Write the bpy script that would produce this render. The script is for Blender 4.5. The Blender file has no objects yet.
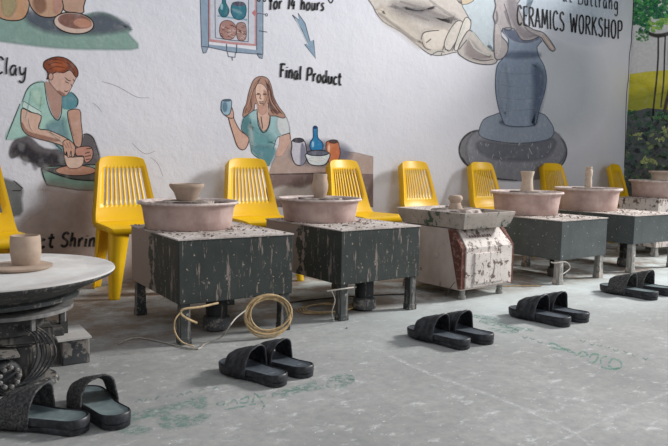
import bpy, bmesh, math, random
from mathutils import Vector, Matrix
from mathutils.geometry import tessellate_polygon
random.seed(7)
C = bpy.context.scene.collection
PI = math.pi
sc = bpy.context.scene

# ------------------------------------------------------------------ camera
F = 660.925
H = 0.87064
RR = Vector((0.8386399792, -0.5444739582, 0.0152017808)).normalized()
UU = Vector((0.0384390907, 0.0870003416, 0.9954664117)).normalized()
DD = Vector((0.5433280975, 0.8342535882, -0.0938910485)).normalized()
CAM = Vector((0, 0, H))
cam = bpy.data.objects.new('camera', bpy.data.cameras.new('camera'))
C.objects.link(cam)
cam.data.sensor_width = 36
cam.data.lens = 36 * F / 668
cam.data.clip_start = 0.05
M = Matrix((RR, UU, -DD)).transposed().to_4x4()
M.translation = CAM
cam.matrix_world = M
sc.camera = cam


def ray(x, y):
    return DD * F + RR * (x - 334) - UU * (y - 223)


def at_y(x, y, Y):
    r = ray(x, y)
    return CAM + r * (Y / r.y)


def at_z(x, y, z):
    r = ray(x, y)
    return CAM + r * ((z - H) / r.z)


def at_x(x, y, X):
    r = ray(x, y)
    return CAM + r * (X / r.x)


# ------------------------------------------------------------------ materials
def lin(c):
    c = c / 255
    return c / 12.92 if c <= 0.04045 else ((c + 0.055) / 1.055) ** 2.4


def rgb(r, g, b):
    return (lin(r), lin(g), lin(b), 1)


class NT:
    def __init__(s, name):
        s.m = bpy.data.materials.new(name)
        s.m.use_nodes = True
        s.t = s.m.node_tree
        s.p = s.t.nodes['Principled BSDF']
        s.tc = s.t.nodes.new('ShaderNodeTexCoord')

    def n(s, typ, **kw):
        nd = s.t.nodes.new(typ)
        for k, v in kw.items():
            if k[0] == '_':
                setattr(nd, k[1:], v)
            else:
                nd.inputs[k.replace('__', ' ')].default_value = v
        return nd

    def l(s, a, b):
        s.t.links.new(a, b)

    def noise(s, scale, detail=4, rough=.6, vec=None, stretch=None, coord='Object'):
        nd = s.n('ShaderNodeTexNoise', Scale=scale, Detail=detail, Roughness=rough)
        src = vec or s.tc.outputs[coord]
        if stretch:
            mp = s.n('ShaderNodeMapping')
            mp.inputs['Scale'].default_value = stretch
            s.l(src, mp.inputs['Vector'])
            src = mp.outputs['Vector']
        s.l(src, nd.inputs['Vector'])
        return nd.outputs['Fac']

    def ramp(s, fac, stops):
        r = s.n('ShaderNodeValToRGB')
        e = r.color_ramp.elements
        while len(e) < len(stops):
            e.new(0.5)
        for el, (p, c) in zip(e, stops):
            el.position = p
            el.color = c if not isinstance(c, (int, float)) else (c, c, c, 1)
        s.l(fac, r.inputs['Fac'])
        return r.outputs['Color']

    def mix(s, fac, a, b, mode='MIX'):
        m = s.n('ShaderNodeMix', _data_type='RGBA', _blend_type=mode)
        for i, v in ((0, fac), (6, a), (7, b)):
            if hasattr(v, 'is_linked') or hasattr(v, 'links'):
                s.l(v, m.inputs[i])
            else:
                m.inputs[i].default_value = v
        return m.outputs[2]

    def math(s, op, a, b=0.0, c=None):
        m = s.n('ShaderNodeMath', _operation=op)
        for i, v in enumerate((a, b) if c is None else (a, b, c)):
            if hasattr(v, 'links'):
                s.l(v, m.inputs[i])
            else:
                m.inputs[i].default_value = v
        return m.outputs[0]

    def bump(s, h, strength=.3, dist=.01):
        b = s.n('ShaderNodeBump', Strength=strength, Distance=dist)
        s.l(h, b.inputs['Height'])
        s.l(b.outputs['Normal'], s.p.inputs['Normal'])

    def out(s, col=None, rough=.8, spec=.3):
        if col is not None:
            if hasattr(col, 'links'):
                s.l(col, s.p.inputs['Base Color'])
            else:
                s.p.inputs['Base Color'].default_value = col
        s.p.inputs['Roughness'].default_value = rough
        s.p.inputs['Specular IOR Level'].default_value = spec
        return s.m


def simple(name, c1, c2=None, scale=30, rough=.8, spec=.3, bump=0, bscale=80, lo=.35, hi=.65, metal=0):
    t = NT(name)
    c2 = c2 or tuple(v * .8 for v in c1[:3]) + (1,)
    col = t.ramp(t.noise(scale), [(lo, c1), (hi, c2)])
    if bump:
        t.bump(t.noise(bscale, 5), bump, .004)
    t.p.inputs['Metallic'].default_value = metal
    return t.out(col, rough, spec)


def splattered(name, base, base2, clay, cover, streak=True, rough=.6, scale=9, side=0.0):
    """painted sheet metal with dried clay on it"""
    t = NT(name)
    b = t.ramp(t.noise(6), [(.35, base), (.65, base2)])
    big = t.noise(scale, 5, .72)
    if side:     # the left-hand flank has caught the most clay
        sp = t.n('ShaderNodeSeparateXYZ')
        t.l(t.tc.outputs['Normal'], sp.inputs[0])
        so = t.n('ShaderNodeSeparateXYZ')
        t.l(t.tc.outputs['Object'], so.inputs[0])
        left = t.math('GREATER_THAN', t.math('MULTIPLY', sp.outputs[0], -1.0), .5)
        dep = t.math('MULTIPLY', t.math('ADD', so.outputs[1], -.22), side)
        big = t.math('ADD', big, t.math('MULTIPLY', left, dep))
    f1 = t.ramp(big, [(cover - .08, 0.0), (cover - .05, 1.0)])
    col = t.mix(f1, b, clay)
    fl = t.noise(60, 3, .5)
    f2 = t.ramp(fl, [(.67, 0.0), (.71, 1.0)])
    col = t.mix(f2, col, tuple(min(1, v * 1.6) for v in clay[:3]) + (1,))
    if streak:
        st = t.noise(1, 5, .68, stretch=(34, 34, 5))
        f3 = t.ramp(st, [(.575, 0.0), (.615, .85)])
        col = t.mix(f3, col, clay)
    t.bump(big, .4, .004)
    return t.out(col, rough, .35)


CLAY = rgb(176, 158, 150)
MAT = {}
MAT['green_metal'] = splattered('dark_green_painted_metal', rgb(60, 67, 64), rgb(48, 54, 52), rgb(150, 135, 128), .70, side=.75)
MAT['slate_metal'] = splattered('slate_painted_metal', rgb(82, 88, 88), rgb(68, 74, 75), rgb(150, 148, 145), .76, False, side=.2)
MAT['leg_metal'] = splattered('leg_metal', rgb(80, 84, 84), rgb(52, 56, 56), rgb(138, 132, 126), .66, scale=18)
MAT['pale_leg'] = splattered('pale_leg_metal', rgb(150, 148, 144), rgb(110, 112, 112), rgb(180, 172, 164), .62, scale=16)
MAT['foot_black'] = simple('black_foot_cap', rgb(45, 47, 50), rgb(70, 70, 70))
# dusty table top with clay crumbs
t = NT('dusty_clay_top')
n1 = t.noise(7, 5, .7)
c = t.ramp(n1, [(.30, rgb(140, 124, 116)), (.50, rgb(196, 186, 180)), (.68, rgb(218, 212, 208))])
f = t.ramp(t.noise(85, 3, .6), [(.63, 0.0), (.68, 1.0)])
c = t.mix(f, c, rgb(80, 72, 66))
t.bump(t.noise(60, 5), .7, .006)
MAT['dusty_top'] = t.out(c, .95, .1)
# pinkish plastic basin coated with slip
t = NT('pink_basin_plastic')
c = t.ramp(t.noise(5, 5, .65), [(.3, rgb(164, 138, 132)), (.55, rgb(196, 172, 164)), (.72, rgb(212, 194, 186))])
f = t.ramp(t.noise(1, 4, .6, stretch=(26, 26, 5)), [(.58, 0.0), (.72, .55)])
c = t.mix(f, c, rgb(205, 190, 182))
t.bump(t.noise(30), .2, .003)
MAT['basin'] = t.out(c, .7, .3)
MAT['basin_rim'] = simple('dusty_basin_rim', rgb(222, 208, 202), rgb(186, 166, 160), 25, .85, bump=.3)
MAT['slip'] = simple('dark_clay_slip', rgb(110, 98, 92), rgb(206, 194, 186), 14, .9, bump=.8, bscale=50, lo=.46, hi=.6)
MAT['clay'] = simple('beige_clay', rgb(205, 188, 170), rgb(184, 166, 150), 14, .85, bump=.25, bscale=40)
MAT['clay_grey'] = simple('grey_brown_clay', rgb(190, 168, 150), rgb(168, 148, 132), 12, .85, bump=.3, bscale=40)
# yellow chair plastic
t = NT('yellow_chair_plastic')
c = t.ramp(t.noise(5), [(.3, rgb(245, 199, 16)), (.7, rgb(238, 186, 12))])
c = t.mix(t.ramp(t.noise(50, 4), [(.62, 0.0), (.75, .5)]), c, rgb(226, 196, 110))
MAT['yellow'] = t.out(c, .38, .45)
MAT['yellow_low'] = MAT['yellow']
# rubber
t = NT('black_slipper_rubber')
c = t.ramp(t.noise(40, 4), [(.45, rgb(34, 35, 40)), (.75, rgb(72, 74, 80))])
t.bump(t.noise(200, 3), .2, .001)
MAT['rubber'] = t.out(c, .45, .5)
t = NT('worn_footbed_rubber')
c = t.ramp(t.noise(14, 4), [(.35, rgb(58, 64, 74)), (.7, rgb(98, 106, 114))])
MAT['footbed'] = t.out(c, .6, .4)
t = NT('dusty_footbed_rubber')
c = t.ramp(t.noise(14, 4), [(.35, rgb(84, 98, 102)), (.7, rgb(128, 142, 144))])
MAT['footbed_dusty'] = t.out(c, .6, .4)
t = NT('dusty_strap_rubber')
c = t.ramp(t.noise(150, 5, .7), [(.42, rgb(48, 49, 52)), (.70, rgb(112, 110, 108))])
t.bump(t.noise(60, 4), .4, .002)
MAT['rubber_dusty'] = t.out(c, .7, .3)
MAT['tan_cable'] = simple('tan_cable', rgb(214, 186, 140), rgb(170, 146, 112), 40, .6)
MAT['white_cable'] = simple('white_cable', rgb(196, 190, 180), rgb(160, 154, 146), 40, .6)
MAT['black_cable'] = simple('black_cable', rgb(40, 40, 42), rgb(66, 64, 62), 40, .6)
MAT['motor'] = splattered('black_motor', rgb(36, 38, 41), rgb(50, 52, 54), rgb(120, 112, 106), .66)
MAT['motor_base'] = splattered('grey_motor_base', rgb(84, 86, 88), rgb(60, 62, 64), rgb(140, 134, 128), .6)
MAT['white_chipped'] = splattered('chipped_white_paint', rgb(222, 212, 206), rgb(200, 190, 184), rgb(104, 88, 80), .63, True, scale=16)
MAT['white_body'] = splattered('pinkish_white_paint', rgb(205, 190, 182), rgb(184, 168, 160), rgb(140, 118, 108), .72, False)
MAT['rust'] = simple('brown_rusty_edge', rgb(104, 66, 58), rgb(150, 120, 112), 40, .9, bump=.6, lo=.5, hi=.7)
MAT['tray'] = splattered('tray_metal_over_green_paint', rgb(196, 184, 174), rgb(160, 150, 142), rgb(70, 92, 78), .66, True, scale=6)
MAT['disc_top'] = simple('pale_dusty_disc', rgb(214, 212, 210), rgb(192, 188, 184), 6, .9, bump=.2, bscale=40)
MAT['dark_iron'] = splattered('dark_iron', rgb(76, 75, 74), rgb(56, 56, 56), rgb(118, 112, 106), .66, scale=16)
MAT['cap_metal'] = simple('dull_metal', rgb(150, 148, 146), rgb(120, 118, 116), 30, .5, metal=.3)

# floor: worn cement with chalky dust
t = NT('dusty_cement_floor')
big = t.noise(1.1, 5, .65)
fine = t.noise(22, 6, .7)
c = t.ramp(big, [(.32, rgb(152, 152, 150)), (.5, rgb(169, 169, 166)), (.68, rgb(186, 186, 183))])
c = t.mix(t.ramp(fine, [(.35, .55), (.65, 0.0)]), c, rgb(134, 136, 138))
f = t.ramp(t.noise(9, 6, .75, stretch=(1, 1.6, 1)), [(.57, 0.0), (.70, .75)])
c = t.mix(f, c, rgb(224, 226, 226))
sp = t.n('ShaderNodeSeparateXYZ')
t.l(t.tc.outputs['Object'], sp.inputs[0])
# chalk-and-slip band trodden along the row of wheels
yb = t.n('ShaderNodeMapRange', _interpolation_type='SMOOTHSTEP')
yb.inputs[1].default_value = 1.9; yb.inputs[2].default_value = 2.9
t.l(sp.outputs[1], yb.inputs[0])
xb = t.n('ShaderNodeMapRange', _interpolation_type='SMOOTHSTEP')
xb.inputs[1].default_value = 1.0; xb.inputs[2].default_value = 3.2
t.l(sp.outputs[0], xb.inputs[0])
band = t.math('MULTIPLY', t.math('MULTIPLY', yb.outputs[0], xb.outputs[0]), t.ramp(t.noise(2.4, 5, .7), [(.3, .35), (.62, 1.0)]))
c = t.mix(t.math('MULTIPLY', band, .75), c, rgb(214, 224, 224))
sp_ = t.ramp(t.noise(70, 2, .5), [(.70, 0.0), (.74, .8)])
c = t.mix(sp_, c, rgb(238, 240, 240))
# reddish clay dirt beneath the wheels
dy = t.n('ShaderNodeMapRange', _interpolation_type='SMOOTHSTEP')
dy.inputs[1].default_value = 2.95; dy.inputs[2].default_value = 3.2
t.l(sp.outputs[1], dy.inputs[0])
dirt = t.math('MULTIPLY', dy.outputs[0], t.ramp(t.noise(3, 5, .7), [(.42, 0.0), (.56, .85)]))
c = t.mix(dirt, c, rgb(128, 112, 98))
t.bump(fine, .35, .004)
MAT['floor'] = t.out(c, .8, .25)

# wall: painted plaster
t = NT('white_plaster_wall')
c = t.ramp(t.noise(.9, 4, .6), [(.3, rgb(214, 216, 226)), (.6, rgb(226, 226, 234))])
sp = t.n('ShaderNodeSeparateXYZ')
t.l(t.tc.outputs['Object'], sp.inputs[0])
f = t.ramp(t.noise(26, 5, .7), [(.66, 0.0), (.72, .4)])
c = t.mix(f, c, rgb(190, 180, 180))
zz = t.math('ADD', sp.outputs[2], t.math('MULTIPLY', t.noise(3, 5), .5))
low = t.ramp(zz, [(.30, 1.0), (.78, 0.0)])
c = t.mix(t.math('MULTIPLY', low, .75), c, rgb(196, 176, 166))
h = t.math('ADD', t.noise(7, 6, .62), t.math('MULTIPLY', t.noise(45, 4, .6), .25))
t.bump(h, .35, .018)
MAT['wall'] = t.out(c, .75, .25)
t = NT('green_grey_side_wall')
t.bump(t.noise(9, 6), .4, .015)
MAT['wall_side'] = t.out(rgb(205, 208, 212), .8, .2)

# paint: colour and coverage carried by the mesh
t = NT('mural_paint')
at = t.n('ShaderNodeAttribute', _attribute_name='paint')
nz = t.noise(24, 5, .65, coord='Object')
c = t.mix(t.ramp(nz, [(.3, .14), (.6, 0.0)]), at.outputs['Color'], (0.0, 0.0, 0.0, 1), 'MIX')
c2 = t.mix(t.ramp(t.noise(14, 5, .65), [(.52, 0.0), (.85, .3)]), c, (.72, .72, .74, 1))
h = t.math('ADD', t.noise(7, 6, .62), t.math('MULTIPLY', t.noise(45, 4, .6), .25))
t.bump(h, .3, .016)
t.out(c2, .75, .25)
tr = t.n('ShaderNodeBsdfTransparent')
mx = t.n('ShaderNodeMixShader')
t.l(at.outputs['Alpha'], mx.inputs[0])
t.l(tr.outputs[0], mx.inputs[1])
t.l(t.p.outputs[0], mx.inputs[2])
t.l(mx.outputs[0], t.t.nodes['Material Output'].inputs['Surface'])
MAT['paint'] = t.m
MAT['paint_solid'] = t.m.copy()
MAT['paint_solid'].name = 'mural_paint_solid'
_nt = MAT['paint_solid'].node_tree
_nt.links.new(_nt.nodes['Principled BSDF'].outputs[0], _nt.nodes['Material Output'].inputs['Surface'])
sc.cycles.transparent_max_bounces = 64
MAT['floor_paint'] = t.m.copy()
MAT['floor_paint'].name = 'worn_floor_paint'
_nt = MAT['floor_paint'].node_tree
_mx = [n for n in _nt.nodes if n.type == 'MIX_SHADER'][0]
_al = [n for n in _nt.nodes if n.type == 'ATTRIBUTE'][0]
_no = _nt.nodes.new('ShaderNodeTexNoise'); _no.inputs['Scale'].default_value = 38; _no.inputs['Detail'].default_value = 6; _no.inputs['Roughness'].default_value = .75
_tc = [n for n in _nt.nodes if n.type == 'TEX_COORD'][0]
_nt.links.new(_tc.outputs['Object'], _no.inputs['Vector'])
_rp = _nt.nodes.new('ShaderNodeMapRange'); _rp.inputs[1].default_value = .40; _rp.inputs[2].default_value = .60
_nt.links.new(_no.outputs['Fac'], _rp.inputs[0])
_mu = _nt.nodes.new('ShaderNodeMath'); _mu.operation = 'MULTIPLY'
_nt.links.new(_al.outputs['Alpha'], _mu.inputs[0]); _nt.links.new(_rp.outputs[0], _mu.inputs[1])
_nt.links.new(_mu.outputs[0], _mx.inputs[0])


# ------------------------------------------------------------------ mesh helpers
class MB:
    def __init__(s):
        s.v = []; s.f = []; s.mi = []; s.m = 0

    def add(s, vs, fs):
        o = len(s.v)
        s.v += [tuple(p) for p in vs]
        for f in fs:
            s.f.append([i + o for i in f]); s.mi.append(s.m)
        return s

    def box(s, x0, x1, y0, y1, z0, z1, R=None):
        vs = [Vector((x, y, z)) for z in (z0, z1) for y in (y0, y1) for x in (x0, x1)]
        if R: vs = [R @ p for p in vs]
        return s.add(vs, [(0, 2, 3, 1), (4, 5, 7, 6), (0, 1, 5, 4), (2, 6, 7, 3), (0, 4, 6, 2), (1, 3, 7, 5)])

    def frustum(s, r0, r1, z0, z1):
        """r0, r1: (x0,x1,y0,y1) at bottom and top"""
        vs = [Vector((x, y, z0)) for y in r0[2:] for x in r0[:2]] + [Vector((x, y, z1)) for y in r1[2:] for x in r1[:2]]
        return s.add(vs, [(0, 2, 3, 1), (4, 5, 7, 6), (0, 1, 5, 4), (2, 6, 7, 3), (0, 4, 6, 2), (1, 3, 7, 5)])

    def lathe(s, prof, n=48, c=(0, 0, 0), wob=0, seed=0, mats=None):
        rnd = random.Random(seed)
        ph = [rnd.uniform(0, 6.28) for _ in range(4)]
        vs = []
        for r, z in prof:
            for i in range(n):
                a = 2 * PI * i / n
                k = 1 + wob * (math.sin(2 * a + ph[0] + z * 20) + .6 * math.sin(3 * a + ph[1]) + .4 * math.sin(7 * a + ph[2] + z * 40))
                vs.append((c[0] + r * k * math.cos(a), c[1] + r * k * math.sin(a), c[2] + z))
        o = len(s.v)
        s.v += vs
        for j in range(len(prof) - 1):
            for i in range(n):
                k = (i + 1) % n
                s.f.append([o + j * n + i, o + j * n + k, o + (j + 1) * n + k, o + (j + 1) * n + i])
                s.mi.append(mats[j] if mats else s.m)
        if prof[0][0] > 1e-4:
            s.f.append([o + i for i in reversed(range(n))]); s.mi.append(mats[0] if mats else s.m)
        if prof[-1][0] > 1e-4:
            q = o + (len(prof) - 1) * n
            s.f.append([q + i for i in range(n)]); s.mi.append(mats[-1] if mats else s.m)
        return s

    def tube(s, pts, r, n=8, closed=False, smooth=4):
        P = [Vector(p) for p in pts]
        if smooth: P = crom(P, smooth, closed)
        N = len(P)
        up = Vector((0, 0, 1))
        rings = []
        prev = None
        for i, p in enumerate(P):
            if closed: tg = P[(i + 1) % N] - P[i - 1]
            else: tg = P[min(i + 1, N - 1)] - P[max(i - 1, 0)]
            tg.normalize()
            if prev is None:
                a = tg.cross(up)
                if a.length < .1: a = tg.cross(Vector((1, 0, 0)))
            else:
                a = prev - tg * prev.dot(tg)
            a.normalize(); prev = a
            b = tg.cross(a)
            rings.append([p + (a * math.cos(2 * PI * k / n) + b * math.sin(2 * PI * k / n)) * r for k in range(n)])
        o = len(s.v)
        for rg in rings: s.v += [tuple(q) for q in rg]
        for j in range(N if closed else N - 1):
            j2 = (j + 1) % N
            for k in range(n):
                k2 = (k + 1) % n
                s.f.append([o + j * n + k, o + j * n + k2, o + j2 * n + k2, o + j2 * n + k]); s.mi.append(s.m)
        if not closed:
            s.f.append([o + k for k in reversed(range(n))]); s.mi.append(s.m)
            s.f.append([o + (N - 1) * n + k for k in range(n)]); s.mi.append(s.m)
        return s

    def build(s, name, mats, parent=None, loc=None, bevel=0, smooth=False, solid=0, sub=0, rotz=0):
        me = bpy.data.meshes.new(name)
        me.from_pydata(s.v, [], s.f)
        if not isinstance(mats, (list, tuple)): mats = [mats]
        for m in mats: me.materials.append(m)
        me.polygons.foreach_set('material_index', [min(i, len(mats) - 1) for i in s.mi])
        me.update()
        bm = bmesh.new(); bm.from_mesh(me)
        bmesh.ops.recalc_face_normals(bm, faces=bm.faces)
        bm.to_mesh(me); bm.free()
        o = bpy.data.objects.new(name, me)
        C.objects.link(o)
        if parent: o.parent = parent
        if loc is not None: o.location = loc
        o.rotation_euler.z = rotz
        if solid:
            md = o.modifiers.new('thickness', 'SOLIDIFY'); md.thickness = solid; md.offset = 0
        if bevel:
            md = o.modifiers.new('edge', 'BEVEL'); md.width = bevel; md.segments = 2; md.limit_method = 'ANGLE'; md.angle_limit = math.radians(40)
        if sub:
            md = o.modifiers.new('subdivision', 'SUBSURF'); md.levels = sub; md.render_levels = sub
        if smooth:
            me.polygons.foreach_set('use_smooth', [True] * len(me.polygons))
            try: me.set_sharp_from_angle(angle=math.radians(50))
            except Exception: pass
        return o


def crom(P, k, closed):
    N = len(P)
    if N < 3: return list(P)
    out = []
    for i in range(N if closed else N - 1):
        g = (lambda j: P[j % N]) if closed else (lambda j: P[max(0, min(N - 1, j))])
        a, b, c, d = g(i - 1), g(i), g(i + 1), g(i + 2)
        for q in range(k):
            t = q / k
            out.append(.5 * ((2 * b) + (c - a) * t + (2 * a - 5 * b + 4 * c - d) * t * t + (3 * b - a - 3 * c + d) * t ** 3))
    if not closed: out.append(P[-1])
    return out


def tag(o, label, cat=None, group=None, kind=None):
    if label: o['label'] = label
    if cat: o['category'] = cat
    if group: o['group'] = group
    if kind: o['kind'] = kind
    return o


def thing(name, label, cat, loc, rotz=0, group=None):
    o = bpy.data.objects.new(name, None)
    o.empty_display_size = .1
    C.objects.link(o)
    o.location = loc
    o.rotation_euler.z = rotz
    return tag(o, label, cat, group)


def copy_tree(o, parent=None):
    c = o.copy()
    C.objects.link(c)
    c.parent = parent
    for ch in [x for x in bpy.data.objects if x.parent == o]:
        copy_tree(ch, c)
    return c


# ------------------------------------------------------------------ the room
WY = 4.72      # back wall
WX = 7.17      # right wall
tag(MB().box(-3, WX, -2.5, WY, -.1, 0).build('floor', MAT['floor']), 'grey cement floor dusted with chalk and clay', kind='structure')
tag(MB().box(-3, WX + .15, WY, WY + .15, 0, 3.3).build('wall_back', MAT['wall']), 'white plaster back wall carrying the murals', kind='structure')
tag(MB().box(WX, WX + .15, 3.05, WY, 0, 3.3).build('wall_right', MAT['wall_side']), 'end wall painted with a tree landscape', kind='structure')
# wavy black paint seam in the corner of the wall
b = MB()
pts = [at_y(x, y, WY - .004) for x, y in ((633.5, -4), (633, 18), (631.5, 36), (631.8, 40), (629.5, 56), (628.5, 78), (627, 90), (626, 110), (625.5, 140), (624.5, 168))]
pts = [Vector((min(p.x, WX - .006), p.y, p.z)) for p in pts]
b.tube(pts, .004, 5)
tag(b.build('trim_1', MAT['black_cable']), 'dark seam where the white wall meets the landscape', kind='structure')
# ------------------------------------------------------------------ mural painting tools
class Paint:
    """flat paint on a wall, traced where it stands; colours are the paint's own"""
    wallref = (214, 215, 224)
    layer = 0

    def __init__(s, crop=(0, 0, 1), plane='back', ref=None):
        s.v = []; s.f = []; s.c = []
        s.crop = crop; s.plane = plane
        s.ref = ref or Paint.wallref
        s.k = 0

    def P(s, p):
        x0, y0, sc_ = s.crop
        return Vector((x0 + p[0] / sc_, y0 + p[1] / sc_))

    def col(s, c):
        g = sum(c) / 3
        c = [v * .86 + g * .14 for v in c]
        return [min(.8, (.68, .69, .74)[i] * lin(c[i]) / lin(s.ref[i])) for i in range(3)]

    def W(s, q, k):
        off = .0006 + .00003 * k
        if s.plane == 'back': return at_y(q.x, q.y, WY - off)
        if s.plane == 'right': return at_x(q.x, q.y, WX - off)
        return at_z(q.x, q.y, off)

    def poly(s, pts, c, feather=0, smooth=3, alpha=1.0, outline=None, lw=.8):
        Q = [s.P(p) for p in pts]
        if smooth: Q = crom(Q, smooth, True)
        k = s.k; s.k += 1
        col = s.col(c)
        feather = feather / s.crop[2]
        area = sum(Q[i - 1].cross(Q[i]) for i in range(len(Q)))
        sg = 1 if area > 0 else -1
        if feather:
            N = len(Q)
            I = []; O = []
            for i in range(N):
                tg = (Q[(i + 1) % N] - Q[i - 1])
                if tg.length < 1e-6: tg = Vector((1, 0))
                tg.normalize()
                nrm = Vector((-tg.y, tg.x)) * sg
                I.append(Q[i] + nrm * feather * .5); O.append(Q[i] - nrm * feather * .5)
            o = len(s.v)
            for q in I: s.v.append(s.W(q, k)); s.c.append((*col, alpha))
            for q in O: s.v.append(s.W(q, k)); s.c.append((*col, 0))
            for i in range(N):
                j = (i + 1) % N
                s.f.append((o + i, o + j, o + N + j, o + N + i))
            for tri in tessellate_polygon([[Vector((q.x, q.y, 0)) for q in I]]):
                s.f.append(tuple(o + i for i in tri))
        else:
            o = len(s.v)
            for q in Q: s.v.append(s.W(q, k)); s.c.append((*col, alpha))
            for tri in tessellate_polygon([[Vector((q.x, q.y, 0)) for q in Q]]):
                s.f.append(tuple(o + i for i in tri))
        if outline:
            s.line(list(Q) + [Q[0]], outline, lw, raw=True, smooth=0)
        return s

    def ell(s, cx, cy, rx, ry, c, rot=0, **kw):
        pts = []
        for i in range(20):
            a = 2 * PI * i / 20
            x = rx * math.cos(a); y = ry * math.sin(a)
            pts.append((cx + x * math.cos(rot) - y * math.sin(rot), cy + x * math.sin(rot) + y * math.cos(rot)))
        kw.setdefault('smooth', 2)
        return s.poly(pts, c, **kw)

    def line(s, pts, c, w=.9, alpha=.95, smooth=4, raw=False, taper=True):
        """w in photo pixels"""
        Q = pts if raw else [s.P(p) for p in pts]
        if smooth: Q = crom(Q, smooth, False)
        k = s.k; s.k += 1
        col = s.col(c); N = len(Q)
        o = len(s.v)
        for i, q in enumerate(Q):
            tg = Q[min(i + 1, N - 1)] - Q[max(i - 1, 0)]
            if tg.length < 1e-6: tg = Vector((1, 0))
            tg.normalize(); nrm = Vector((-tg.y, tg.x))
            ww = w * .5
            if taper and not raw: ww *= .6 + .4 * math.sin(PI * (i + .5) / N)
            for sd, al in ((-1.35, 0), (-.6, alpha), (.6, alpha), (1.35, 0)):
                s.v.append(s.W(q + nrm * ww * sd, k)); s.c.append((*col, al))
        for i in range(N - 1):
            for m in range(3):
                a = o + i * 4 + m
                s.f.append((a, a + 1, a + 5, a + 4))
        return s

    def build(s, name, label, cat='mural', parent=None, group=None):
        k0 = Paint.layer
        me = bpy.data.meshes.new(name)
        org = sum(s.v, Vector()) / len(s.v)
        shift = Vector((0, 0, 0))
        if s.plane == 'back': org.y = WY; shift.y = -k0 * .0003
        elif s.plane == 'right': org.x = WX; shift.x = -k0 * .0003
        else: org.z = 0
        if parent: org = parent.location.copy()
        me.from_pydata([tuple(p - org + shift) for p in s.v], [], s.f)
        me.materials.append(MAT['floor_paint' if s.plane == 'floor' else 'paint'])
        me.materials.append(MAT['paint_solid'])
        for pl in me.polygons:
            if all(s.c[i][3] > .985 for i in pl.vertices): pl.material_index = 1
        ca = me.color_attributes.new('paint', 'FLOAT_COLOR', 'POINT')
        for i, c in enumerate(s.c): ca.data[i].color = c
        o = bpy.data.objects.new(name, me)
        C.objects.link(o)
        if parent: o.parent = parent
        else:
            o.location = org
            tag(o, label, cat, group)
        if parent and label: o['label'] = label
        return o


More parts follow.
